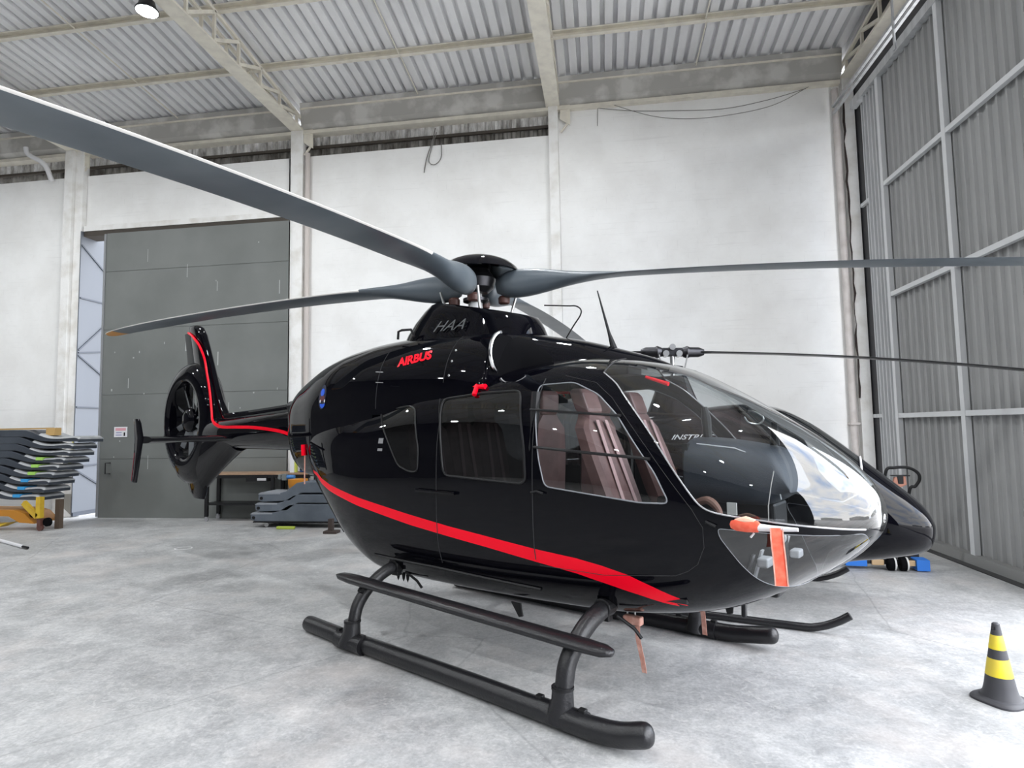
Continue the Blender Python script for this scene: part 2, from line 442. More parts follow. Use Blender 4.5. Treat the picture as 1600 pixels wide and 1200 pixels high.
# ---- eave gutter beam
def beam(x0, x1, label):
    r_ = empty('eave_beam', ((x0 + x1) / 2, YB - .2, 8.5), 0, label, 'beam', 'grey eave gutter beams along the back wall')
    ox, oy, oz = r_.location
    def pl(name, mb, m): o = mb.xf(lambda p: p - Vector((ox, oy, oz))).build(name, m, r_); return o
    pl('web', MB().loft([[(x, YB - .06, 8.58), (x, YB - .22, 8.66), (x, YB - .26, 8.98), (x, YB - .05, 8.98)] for x in (x0, x1)]), BEAMP)
    pl('bottom_angle', MB().box(x0, x1, YB - .12, YB + .1, 8.50, 8.575), CREAM)
    pl('lip', MB().box(x0, x1, YB - .29, YB - .03, 8.98, 9.01), CREAM)
    pl('top_plate', MB().loft([[(x, YB - .27, 9.01), (x, YB - .29, 9.12), (x, YB + .0, 9.12), (x, YB + .0, 9.01)] for x in (x0, x1)]), BEAMP)
beam(-24, -12.5, 'grey eave gutter beam left of the leftmost column')
beam(-12.0, -6.75, 'grey eave gutter beam above the grey door bay')
beam(-6.46, -.96, 'grey eave gutter beam above the first white wall bay')
beam(-.76, 4.8, 'grey eave gutter beam above the right white wall bay')

# ---- trusses
def truss(x, label, ymin_detail=5.2):
    r_ = empty('roof_truss', (x, YB, 8.6), 0, label, 'roof truss')
    def pl(name, mb): return mb.xf(lambda p: p - Vector((x, YB, 8.6))).build(name, CREAM, r_)
    pl('bottom_chord', MB().box(x - .145, x + .145, -13.9, YB - .02, 8.585, 8.63))
    top = lambda y: 8.80 + .115 * (YB - abs(y))
    for s in (-1, 1):
        xx = x + s * .125
        pl('top_chord', MB().bar((xx, YB, top(YB)), (xx, 0, top(0)), .05, .06).bar((xx, 0, top(0)), (xx, -13.9, top(13.9)), .05, .06))
    ys = [11.97 - .715 * k for k in range(36)]
    rest = MB()
    for i, y in enumerate(ys):
        for s in (-1, 1):
            xx = x + s * .125
            t = MB() if y > ymin_detail else rest
            t.bar((xx, y, 8.63), (xx, y, top(y)), .045, .05)
            if t is not rest: pl('web_post', t)
            if i + 1 < len(ys):
                t = MB() if y > ymin_detail else rest
                t.bar((xx, ys[i + 1], 8.64), (xx, y, top(y) - .02), .045, .06)
                if t is not rest: pl('web_brace', t)
    pl('web_lattice', rest)
    pl('gusset', MB().prism([(x + .15, 8.30), (x + .15, 8.86), (x + .36, 8.62), (x + .36, 8.16)], YB - .1, YB - .07))
    pl('gusset_strut', MB().bar((x + .16, YB - .08, 8.02), (x + .33, YB - .08, 8.24), .03, .04))
    return r_
truss(-12.25, 'cream lattice roof truss above the leftmost column, behind the rotor blade')
truss(-6.6, 'cream lattice roof truss beside the ceiling lamp')
truss(-.86, 'cream lattice roof truss seen from below at top centre')
truss(4.95, 'cream lattice roof truss in the right corner above the sliding door')

# ---- purlins and sag rods
def roofz(y): return ZE + .1 * (12.6 - abs(y))
ORD = ['first', 'second', 'third', 'fourth', 'fifth', 'sixth', 'seventh', 'eighth', 'ninth', 'tenth', 'eleventh', 'twelfth', 'thirteenth', 'fourteenth', 'fifteenth']
for i in range(15):
    y = 10.87 - 1.53 * i
    z = roofz(y)
    t = MB(); t.box(-24, 5.0, y - .05, y + .05, z - .03, z - .005).box(-24, 5.0, y + .035, y + .05, z - .12, z - .03).box(-24, 5.0, y - .04, y + .05, z - .13, z - .12)
    o = t.build('roof_purlin', CREAM); tag(o, 'cream roof purlin, %s from the back wall' % ORD[i], 'purlin', 'roof purlins')
BAYS = [-15.2, -9.45, -3.75, 2.05]
BN = ['left edge bay', 'bay of the ceiling lamp', 'middle bay', 'right bay']
for bi, x in enumerate(BAYS):
    for i in range(4):
        y0 = 12.2 if i == 0 else 10.87 - 1.53 * (i - 1); y1 = 10.87 - 1.53 * i
        o = MB().tube([(x, y0, roofz(y0) - .10), (x + .02, y1, roofz(y1) - .12)], .014, 8).build('sag_rod', CREAM, smooth=True)
        tag(o, 'thin sag rod under the roof, %s, %s' % (BN[bi], ['touching the eave beam', 'between first two purlins', 'between second and third purlins', 'deep inside the roof'][i]), 'rod', 'sag rods between purlins')

# ---- grey sliding door in the left opening and the pale leaf outside
GD = mat('grey_green_door_paint', (.145, .155, .148), .5, noise=((.185, .195, .188), .8, .35, .7), bump=(1.2, .05))
d1 = struct(empty('door_1', (-9.0, YB - .14, 0)))
def pd(name, mb, m, **k): return mb.xf(lambda p: p - d1.location).build(name, m, d1, **k)
dt = MB(); 
for z0, z1 in ((.0, 1.3), (1.31, 2.75), (2.76, 4.25), (4.26, 5.6), (5.61, 6.50)): dt.box(-11.28, -6.745, YB - .18, YB - .12, z0, z1)
dt.box(-11.27, -6.745, YB - .17, YB - .12, .0, 6.52)
pd('door_leaf', dt, GD)
pd('door_edge', MB().box(-11.32, -11.27, YB - .20, YB - .10, .02, 6.50), mat('door_edge_grey', (.25, .26, .27), .5))
pd('handle', MB().tube([(-10.99, YB - .18, 1.22), (-11.07, YB - .24, 1.22), (-11.07, YB - .24, .98), (-10.99, YB - .18, .98)], .012, 8), SATIN, smooth=True)
ch = MB()
random.seed(11)
for _ in range(26):
    x = random.uniform(-11.1, -6.9); z = random.uniform(.5, 6.2)
    ch.box(x, x + random.uniform(.01, .03), YB - .1835, YB - .18, z, z + random.choice([.03, .05, .22, .3]))
pd('paint_chips', ch, mat('pale_chips', (.42, .43, .42), .7))
d2 = struct(empty('door_2', (-11.92, 13.0, 0)))
def pd2(name, mb, m): return mb.xf(lambda p: p - d2.location).build(name, m, d2)
pd2('door_leaf', MB().box(-11.995, -11.97, 12.20, 15.2, .015, 6.63), mat('pale_blue_leaf', (.115, .128, .15), .6))
br = MB()
for a, b in (((12.22, 3.82), (13.2, 4.75)), ((12.22, 3.76), (13.2, 3.9)), ((12.22, 3.7), (13.2, 3.1)), ((12.22, 2.5), (13.2, 2.5)), ((12.22, 1.22), (13.2, 2.05)), ((12.22, 1.14), (13.2, 1.16)), ((12.22, 1.08), (13.2, .5)), ((12.22, 5.05), (13.2, 5.05)), ((12.22, 6.3), (13.2, 5.6))):
    br.bar((-11.96, a[0], a[1]), (-11.96, b[0], b[1]), .02, .035)
br.box(-11.97, -11.94, 12.20, 15.2, .015, .10)
pd2('bracing', br, mat('brace_slate', (.05, .06, .08), .6))

# ---- sliding hangar door on the right
d3 = struct(empty('door_3', (XR, 8.6, 0)))
def pd3(name, mb, m, **k): return mb.xf(lambda p: p - d3.location).build(name, m, d3, **k)
prof = corrugate(6.72, 10.42, .176, .035, .62, .10)
vs = [(XR + .09 - h, u, z) for z in (.1, 7.6) for u, h in prof]; L_ = len(prof)
pd3('corrugated_sheet', MB().add(vs, [(k, k + 1, L_ + k + 1, L_ + k) for k in range(L_ - 1)]), DOORM)
for y in (6.74, 8.53, 10.30): pd3('mullion', MB().box(XR - .02, XR + .05, y - .045, y + .045, .12, 7.5), DOORL)
for z in (1.94, 3.87, 5.68): pd3('girt', MB().box(XR - .015, XR + .05, 6.70, 10.36, z - .035, z + .035), DOORL)
pd3('bottom_rail', MB().box(XR - .04, XR + .08, 6.68, 10.42, .03, .15), mat('door_rail_grey', (.24, .24, .235), .6))
pd3('top_rail', MB().box(XR - .03, XR + .08, 6.68, 11.3, 7.48, 7.62), FLASHM)
for z in (7.84, 7.97): pd3('track', MB().box(XR - .03, XR + .02, -13.9, 12.1, z - .03, z + .02), FLASHM)
pd3('track_hanger', MB().box(XR - .05, XR - .03, 9.55, 9.60, 7.5, 8.3), FLASHM)
jp = struct(MB().add(*(lambda pr: ([(XR + .06 - h, u, z) for z in (.0, 7.62) for u, h in pr], [(k, k + 1, len(pr) + k + 1, len(pr) + k) for k in range(len(pr) - 1)]))(corrugate(10.43, 10.92, .1225, .04, .5, .1))).build('trim_5', FLASHM, origin=False))
prof = corrugate(10.97, 11.17, .10, .03, .5, .1)
struct(MB().add([(XR + .12 - h, u, z) for z in (0, 7.6) for u, h in prof], [(k, k + 1, len(prof) + k + 1, len(prof) + k) for k in range(len(prof) - 1)]).box(XR + .04, XR + .09, 10.95, 11.28, 1.92, 1.98).box(XR + .04, XR + .09, 10.95, 11.28, 5.65, 5.71).build('trim_6', FLASHM, origin=False))
struct(MB().box(XR - .10, XR + .2, -13.9, 11.3, .0, .012).build('trim_7', mat('floor_track_dark', (.02, .02, .02), .6), origin=False))
# small bright leaks are the true gap under the door, nothing is painted

# ---- lamps
LENS = mat('lamp_lens', (1, 1, 1), .3, emit=((.93, .97, 1.), 60))
def lamp(x, y, first=False):
    z = 8.49
    r_ = empty('high_bay_lamp', (x, y, z), 0, 'round white high bay lamp glowing beside the roof truss at top left' if first else 'round high bay lamp, %s row from left, %s from the back wall' % (ORD[int((x + 19) / 5.8)], ORD[int((8.2 - y) / 6)]), 'lamp', 'high bay lamps')
    MB().lathe([(.02, .22), (.10, .20), (.13, .08), (.17, .02), (.17, 0)], n=24).build('housing', DSTEEL, r_, smooth=True)
    MB().lathe([(.0, -.002), (.155, -.002), (.155, .01)], n=24).build('lens', LENS, r_)
    MB().tube([(0, 0, .22), (0, 0, .75)], .006, 6).build('suspension_rod', STEEL, r_)
    l = bpy.data.lights.new('lamp_light', 'AREA'); l.shape = 'DISK'; l.size = .3; l.energy = 138; l.color = (.95, .98, 1)
    lo = bpy.data.objects.new('lamp_light', l); COL.objects.link(lo); lo.parent = r_; lo.location = (0, 0, -.02)
for x in (-18.5, -12.7, -6.92, -1.25):
    for y in (8.1, 2.0, -4.2, -10.3): lamp(x, y, x == -6.92 and y == 8.1)

# ---- cables and pipe on the wall
CABM = mat('cable_grey', (.20, .19, .18), .7)
def cable(pts, label, r=.012, y=YB - .03, cat='cable', m=CABM, tip=None):
    o = MB().tube(smoothpath([(p[0], y, p[1]) for p in pts], 6), r, 6).build('hanging_cable' if cat == 'cable' else 'pipe', m, smooth=True)
    tag(o, label, cat); return o
cable([(-3.43, 8.4), (-3.5, 8.1), (-3.6, 7.83), (-3.66, 7.6), (-3.69, 7.42)], 'loose cable with a black end hanging down the white wall', .011)
cable([(-3.40, 8.3), (-3.52, 7.95), (-3.58, 7.66), (-3.45, 7.58), (-3.31, 7.72), (-3.30, 8.05)], 'cable loop hanging over the wall top beside the loose cable end', .009)
cable([(.0, 8.52), (.75, 8.38), (1.58, 8.30), (2.59, 8.24), (3.46, 8.34), (4.19, 8.5)], 'upper of two thin wires sagging across the right white wall', .006)
cable([(.42, 8.5), (1.19, 8.19), (1.96, 8.06), (2.83, 8.08), (3.57, 8.2), (4.22, 8.5)], 'lower of two thin wires sagging across the right white wall', .006, YB - .09)
cable([(.08, 8.5), (.07, 8.3), (.06, 8.12)], 'short wire end hanging below the right eave beam', .006)
tag(MB().tube(smoothpath([(-13.30, YB - .40, 8.66), (-13.26, YB - .37, 8.5), (-13.0, YB - .28, 8.34), (-12.92, YB - .2, 8.2), (-12.92, YB - .06, 7.95)], 6), .055, 12).build('gutter_pipe', WHITE, smooth=True), 'white plastic elbow pipe coming off the gutter at far left', 'pipe')

# ---- notice on the grey door
sg = empty('door_notice', (-10.75, YB - .19, 1.91), 0, 'small white notice with red and blue lines on the grey door', 'notice')
MB().box(-.165, .165, -.004, .004, -.115, .115).build('board', WHITE, sg)
MB().box(-.13, .13, -.007, -.004, .03, .09).build('red_heading', mat('notice_red', (.70, .35, .40), .6), sg)
MB().box(-.11, .03, -.007, -.004, -.02, -.008).box(-.12, .03, -.007, -.004, -.075, -.063).build('blue_lines', mat('notice_blue', (.05, .06, .35), .6), sg)
MB().box(.08, .115, -.007, -.004, -.09, -.01).build('black_figure', SATIN, sg)
# ================================================================= BLACK HELICOPTER
KS = .959
def K(p): return Vector((p[0] * KS, p[1] * KS, p[2] * KS + .0759))
H = empty('helicopter', (.2739, 4.7209, 0), R(-31), 'large glossy black helicopter with a red stripe, parked on skids in front', 'helicopter')
LOW=[(-4.82,1.70,1.88,2.06,.22,2.2,2.2),(-4.60,1.60,1.87,2.10,.31,2.3,2.2),(-4.20,1.36,1.80,2.13,.435,2.4,2.3),(-3.80,1.08,1.66,2.15,.56,2.5,2.5),
(-3.40,.80,1.50,2.16,.66,2.6,2.7),(-3.00,.51,1.38,2.16,.735,2.8,2.9),(-2.60,.405,1.33,2.19,.78,3.0,3.0),(-1.80,.41,1.32,2.34,.80,3.3,3.1),(-1.00,.43,1.32,2.39,.80,3.4,3.1),
(-.40,.45,1.32,2.42,.80,3.3,2.9),(0.0,.47,1.32,2.38,.797,3.2,2.7),(.4,.52,1.31,2.285,.785,3.0,2.4),(.75,.60,1.29,2.11,.755,2.7,2.3),(1.1,.755,1.27,1.89,.68,2.4,2.2),(1.35,.905,1.26,1.715,.57,2.2,2.1),(1.50,1.01,1.255,1.585,.45,2.1,2.0),(1.59,1.10,1.25,1.475,.33,2.0,2.0),(1.645,1.175,1.25,1.375,.20,2.0,2.0),(1.665,1.245,1.25,1.255,.01,2.0,2.0)]
COW=[(-4.86,1.7,2.0,2.20,.20,4,2.0),(-4.72,1.6,2.0,2.32,.31,4,2.1),(-4.5,1.4,2.0,2.44,.41,4,2.3),(-4.2,1.3,2.0,2.56,.48,4,2.4),(-3.8,1.3,2.0,2.68,.56,4,2.5),(-3.3,1.3,2.0,2.76,.62,4,2.6),(-2.8,1.3,2.0,2.80,.655,4,2.6),(-2.2,1.3,2.0,2.81,.665,4,2.6),(-1.6,1.3,2.0,2.79,.665,4,2.6),(-1.12,1.3,2.0,2.73,.65,4,2.6),
(-1.02,1.3,2.0,2.71,.56,4,2.4),(-.86,1.3,2.0,2.67,.47,4,2.2),(-.5,1.3,2.0,2.59,.42,4,2.0),(-.1,1.3,2.0,2.47,.36,4,2.0),(.15,1.3,2.0,2.385,.28,4,2.0),(.32,1.3,2.0,2.31,.18,4,2.0)]
def pchip(xs,ys,x):
    n=len(xs)
    if x<=xs[0]: return ys[0]
    if x>=xs[-1]: return ys[-1]
    h=[xs[i+1]-xs[i] for i in range(n-1)]; d=[(ys[i+1]-ys[i])/h[i] for i in range(n-1)]
    def slope(i):
        if i==0: return d[0]
        if i==n-1: return d[-1]
        if d[i-1]*d[i]<=0: return 0.
        w1=2*h[i]+h[i-1];w2=h[i]+2*h[i-1]
        return (w1+w2)/(w1/d[i-1]+w2/d[i])
    i=0
    while x>xs[i+1]: i+=1
    t=(x-xs[i])/h[i];m0=slope(i)*h[i];m1=slope(i+1)*h[i]
    return (2*t**3-3*t*t+1)*ys[i]+(t**3-2*t*t+t)*m0+(-2*t**3+3*t*t)*ys[i+1]+(t**3-t*t)*m1
def section(ST,x,nv):
    xs=[s[0] for s in ST]; zb,zw,zt,hw,nb,nt=[pchip(xs,[s[k] for s in ST],x) for k in range(1,7)]
    out=[]
    for j in range(nv):
        a=2*math.pi*j/nv   # a=0 at starboard (-y), going over the top
        c,s=math.cos(a),math.sin(a); n=nt if s>=0 else nb
        y=-hw*math.copysign(abs(c)**(2/n),c); z=zw+((zt-zw) if s>=0 else (zw-zb))*math.copysign(abs(s)**(2/n),s)
        out.append((x,y,z))
    return out

def params(ST, x):
    xs = [s[0] for s in ST]
    return [pchip(xs, [s[k] for s in ST], x) for k in range(1, 7)]
def ysurf(ST, x, z, off=0.):
    zb, zw, zt, hw, nb, nt_ = params(ST, x)
    if z >= zw: q = min((z - zw) / (zt - zw), .9999); n_ = nt_
    else: q = min((zw - z) / (zw - zb), .9999); n_ = nb
    return -(hw * (1 - q ** n_) ** (1 / n_) + off)
def snorm(ST, x, z):
    e = .012
    a = Vector((x, ysurf(ST, x, z), z)); b_ = Vector((x + e, ysurf(ST, x + e, z), z)); c_ = Vector((x, ysurf(ST, x, z + e), z + e))
    n_ = (b_ - a).cross(c_ - a).normalized()
    return n_ if n_.y < 0 else -n_
def onsurf(ST, x, z, off=0., side=-1):
    p = Vector((x, ysurf(ST, x, z), z)); p += snorm(ST, x, z) * off
    if side > 0: p.y = -p.y
    return K(p)
def roundpoly(P, r, n=5):
    out = []
    for i in range(len(P)):
        a, b_, c_ = Vector(P[i - 1]), Vector(P[i]), Vector(P[(i + 1) % len(P)])
        u, v = (a - b_), (c_ - b_); d = min(r, u.length * .45, v.length * .45)
        p0 = b_ + u.normalized() * d; p1 = b_ + v.normalized() * d
        for k in range(n + 1):
            t = k / n; q = (1 - t) ** 2 * p0 + 2 * t * (1 - t) * b_ + t * t * p1; out.append((q.x, q.y))
    return out
def inpoly(p, P):
    x, y = p; c_ = False; j = len(P) - 1
    for i in range(len(P)):
        if (P[i][1] > y) != (P[j][1] > y) and x < (P[j][0] - P[i][0]) * (y - P[i][1]) / (P[j][1] - P[i][1]) + P[i][0]: c_ = not c_
        j = i
    return c_
def cutshell(ST, xs, nv, cuts):
    """loft, then score it along outlines. cuts: (name, polygon, 'xz'|'xy', side) ; side -1, 1 or 0; returns bmesh with tag layer"""
    bm = bmesh.new(); rows = []
    for x in xs: rows.append([bm.verts.new(p) for p in section(ST, x, nv)])
    for i in range(len(rows) - 1):
        for k in range(nv):
            bm.faces.new((rows[i][k], rows[i][(k + 1) % nv], rows[i + 1][(k + 1) % nv], rows[i + 1][k]))
    bm.faces.new(rows[0][::-1]); bm.faces.new(rows[-1])
    bmesh.ops.recalc_face_normals(bm, faces=bm.faces)
    bm.normal_update()
    for name, poly, ax, side in cuts:
        u = (lambda v: (v.x, v.z)) if ax == 'xz' else (lambda v: (v.x, v.y))
        for i in range(len(poly)):
            a, b_ = poly[i - 1], poly[i]
            lo = (min(a[0], b_[0]) - 1e-4, min(a[1], b_[1]) - 1e-4); hi = (max(a[0], b_[0]) + 1e-4, max(a[1], b_[1]) + 1e-4)
            if math.hypot(a[0] - b_[0], a[1] - b_[1]) < 1e-5: continue
            fs = []
            for f in bm.faces:
                cc = f.calc_center_median()
                if ax == 'xz' and side * cc.y < 0: continue
                if ax == 'xy' and cc.z < 1.8: continue
                us = [u(v.co) for v in f.verts]
                if max(q[0] for q in us) < lo[0] or min(q[0] for q in us) > hi[0] or max(q[1] for q in us) < lo[1] or min(q[1] for q in us) > hi[1]: continue
                fs.append(f)
            if not fs: continue
            geom = list({v for f in fs for v in f.verts}) + list({e for f in fs for e in f.edges}) + fs
            d = Vector((b_[0] - a[0], b_[1] - a[1]))
            pn = Vector((-d.y, 0, d.x)) if ax == 'xz' else Vector((-d.y, d.x, 0))
            pc = Vector((a[0], 0, a[1])) if ax == 'xz' else Vector((a[0], a[1], 0))
            bmesh.ops.bisect_plane(bm, geom=geom, dist=1e-6, plane_co=pc, plane_no=pn.normalized())
    lay = bm.faces.layers.int.new('tag')
    for f in bm.faces:
        c_ = f.calc_center_median()
        for ti, (name, poly, ax, side) in enumerate(cuts):
            if ax == 'xz' and side * c_.y < 0: continue
            if ax == 'xy' and c_.z < 1.8: continue
            if inpoly((c_.x, c_.z) if ax == 'xz' else (c_.x, c_.y), poly): f[lay] = ti + 1; break
    return bm
def analytic_n(ST, co):
    x = co.x; e = .004
    def F(p):
        zb, zw, zt, hw, nb, nt_ = params(ST, min(max(p.x, ST[0][0]), ST[-1][0]))
        hz = (zt - zw) if p.z >= zw else (zw - zb); n_ = nt_ if p.z >= zw else nb
        return abs(p.y / hw) ** n_ + abs((p.z - zw) / hz) ** n_
    g_ = Vector((F(co + Vector((e, 0, 0))) - F(co - Vector((e, 0, 0))), F(co + Vector((0, e, 0))) - F(co - Vector((0, e, 0))), F(co + Vector((0, 0, e))) - F(co - Vector((0, 0, e)))))
    return g_.normalized() if g_.length > 1e-9 else Vector((1, 0, 0))
def part_from(bm, tags, name, mats, parent, ST, matmap=None):
    lay = bm.faces.layers.int['tag']; vi = {}; vs = []; fs = []; mi = []; ns = []
    for f in bm.faces:
        if f[lay] in tags:
            idx = []
            for v in f.verts:
                if v.index not in vi: vi[v.index] = len(vs); vs.append(tuple(K(v.co))); ns.append(NORM[id(bm)][v.index])
                idx.append(vi[v.index])
            fs.append(idx); mi.append((matmap or {}).get(f[lay], 0))
    me = bpy.data.meshes.new(name); me.from_pydata(vs, [], fs)
    for m_ in (mats if isinstance(mats, (list, tuple)) else [mats]): me.materials.append(m_)
    for p, k in zip(me.polygons, mi): p.material_index = k
    me.shade_smooth()
    me.normals_split_custom_set_from_vertices(ns)
    o = bpy.data.objects.new(name, me); COL.objects.link(o); o.parent = parent
    return o
NORM = {}
def finish(bm, ST):
    bm.verts.index_update(); bm.verts.ensure_lookup_table()
    NORM[id(bm)] = [analytic_n(ST, v.co) for v in bm.verts]

# outlines in the plane of symmetry (x forward, z up), measured on the hull
DOORW = roundpoly([(-.505, 2.178), (-.20, 2.183), (.03, 2.08), (.20, 1.93), (.37, 1.71), (.50, 1.545), (.598, 1.355), (.40, 1.350), (-.36, 1.42), (-.415, 1.62)], .05)
REARW = roundpoly([(-1.54, 2.11), (-1.06, 2.142), (-.66, 2.142), (-.55, 1.70), (-.53, 1.43), (-.93, 1.444), (-1.41, 1.465), (-1.455, 1.744)], .07)
SMALLW = roundpoly([(-2.44, 2.03), (-1.97, 2.07), (-1.86, 2.03), (-1.735, 1.69), (-1.735, 1.48), (-1.85, 1.48), (-2.0, 1.53), (-2.18, 1.76)], .05)
WSCR = [(-.004, 3.0), (-.004, 2.247), (.124, 2.161), (.216, 2.067), (.333, 1.938), (.468, 1.778), (.614, 1.576), (.74, 1.407), (.795, 1.35), (.849, 1.322), (.93, 1.305), (1.095, 1.284), (1.316, 1.258), (1.50, 1.236), (1.60, 1.222), (2.2, 1.21), (2.2, 3.0)]
CHIN = roundpoly([(.885, 1.222), (.895, 1.17), (.944, 1.095), (1.0, 1.003), (1.045, .935), (1.09, .885), (1.14, .85), (1.22, .825), (1.30, .87), (1.40, .955), (1.50, 1.03), (1.60, 1.13), (1.60, 1.20), (1.45, 1.2), (1.25, 1.205)], .03)
ROOFW_S = roundpoly([(-.52, -.47), (-.52, -.13), (.12, -.10), (.10, -.40), (-.03, -.50)], .08)
ROOFW_P = [(x, -y) for x, y in ROOFW_S]
stt = [(-3.76, 1.42), (-3.605, 1.402), (-3.447, 1.345), (-3.225, 1.295), (-2.615, 1.203), (-1.847, 1.103), (-1.368, 1.045), (-.942, 1.004), (-.473, .958), (-.11, .932), (.087, .905), (.27, .866), (.431, .802), (.575, .735)]
stb = [(.60, .672), (.54, .690), (.545, .665), (.473, .680), (.322, .725), (.109, .775), (-.132, .822), (-.487, .863), (-.952, .917), (-1.376, .960), (-1.853, 1.013), (-2.618, 1.123), (-3.236, 1.228), (-3.47, 1.285), (-3.615, 1.36), (-3.76, 1.39)]
STRIPE = stt + stb
FDOOR = [(-.467, .80), (-.467, 2.235), (-.30, 2.24), (-.02, 2.17), (.14, 2.05), (.30, 1.87), (.45, 1.69), (.60, 1.50), (.735, 1.33), (.80, 1.22), (.80, 1.10), (.75, .99), (.685, .94), (.60, .90), (.1, .83)]
SDOOR = [(-1.50, .70), (-1.50, 1.9), (-1.62, 2.22), (-.64, 2.25), (-.475, 2.22), (-.475, .70)]
cuts = []
for s in (-1, 1):
    cuts += [('door_window', DOORW, 'xz', s), ('rear_window', REARW, 'xz', s), ('small_window', SMALLW, 'xz', s), ('chin', CHIN, 'xz', s)]
cuts += [('windscreen', WSCR, 'xz', -1), ('windscreen', WSCR, 'xz', 1), ('roofw', ROOFW_S, 'xy', 0), ('roofw', ROOFW_P, 'xy', 0)]
for s in (-1, 1): cuts.append(('stripe', STRIPE, 'xz', s))
cuts_doors = []
for s in (-1, 1): cuts_doors += [('fdoor', FDOOR, 'xz', s), ('sdoor', SDOOR, 'xz', s)]
xs = []
x = -4.82
while x < 1.15: xs.append(x); x += .085
while x < 1.58: xs.append(x); x += .04
xs += [1.58, 1.60, 1.615, 1.63, 1.643, 1.652, 1.659, 1.665]
bm = cutshell(LOW, xs, 104, cuts + cuts_doors)
# second pass: door membership for skin, stripe kept as colour
lay = bm.faces.layers.int['tag']
names = [c_[0] for c_ in cuts + cuts_doors]; sides = [c_[3] for c_ in cuts + cuts_doors]
def tagid(nm, sd=None): return {i + 1 for i, n_ in enumerate(names) if n_ == nm and (sd is None or sides[i] == sd)}
stripe_ids = tagid('stripe')
NT = 100
for f in bm.faces:           # stripe faces that lie on a door get door-stripe tags
    if f[lay] in stripe_ids:
        c_ = f.calc_center_median(); sd = -1 if c_.y < 0 else 1
        if inpoly((c_.x, c_.z), FDOOR): f[lay] = NT + (1 if sd < 0 else 2)
        elif inpoly((c_.x, c_.z), SDOOR): f[lay] = NT + (3 if sd < 0 else 4)
finish(bm, LOW)
shell = part_from(bm, {0} | stripe_ids, 'fuselage_shell', [BLACK, RED], H, LOW, {i: 1 for i in stripe_ids})
def frame_loop(poly, r, name, m, parent, side, ST=LOW, off=.004):
    pts = []
    N = len(poly)
    for i in range(N):
        a, b_ = poly[i], poly[(i + 1) % N]; L = math.hypot(a[0] - b_[0], a[1] - b_[1]); k = max(1, int(L / .06))
        for j in range(k):
            t = j / k; pts.append(onsurf(ST, a[0] + (b_[0] - a[0]) * t, a[1] + (b_[1] - a[1]) * t, off, side))
    return MB().tube(pts, r, 8, closed=True).build(name, m, parent, smooth=True)
def curve_on(P, r, name, m, parent, side, ST=LOW, off=.004):
    pts = []
    for a, b_ in zip(P[:-1], P[1:]):
        L = math.hypot(a[0] - b_[0], a[1] - b_[1]); k = max(1, int(L / .05))
        for j in range(k): t = j / k; pts.append(onsurf(ST, a[0] + (b_[0] - a[0]) * t, a[1] + (b_[1] - a[1]) * t, off, side))
    pts.append(onsurf(ST, P[-1][0], P[-1][1], off, side))
    return MB().tube(pts, r, 6).build(name, m, parent, smooth=True)
SEAM = mat('panel_seam_dark', (.02, .02, .022), .6)
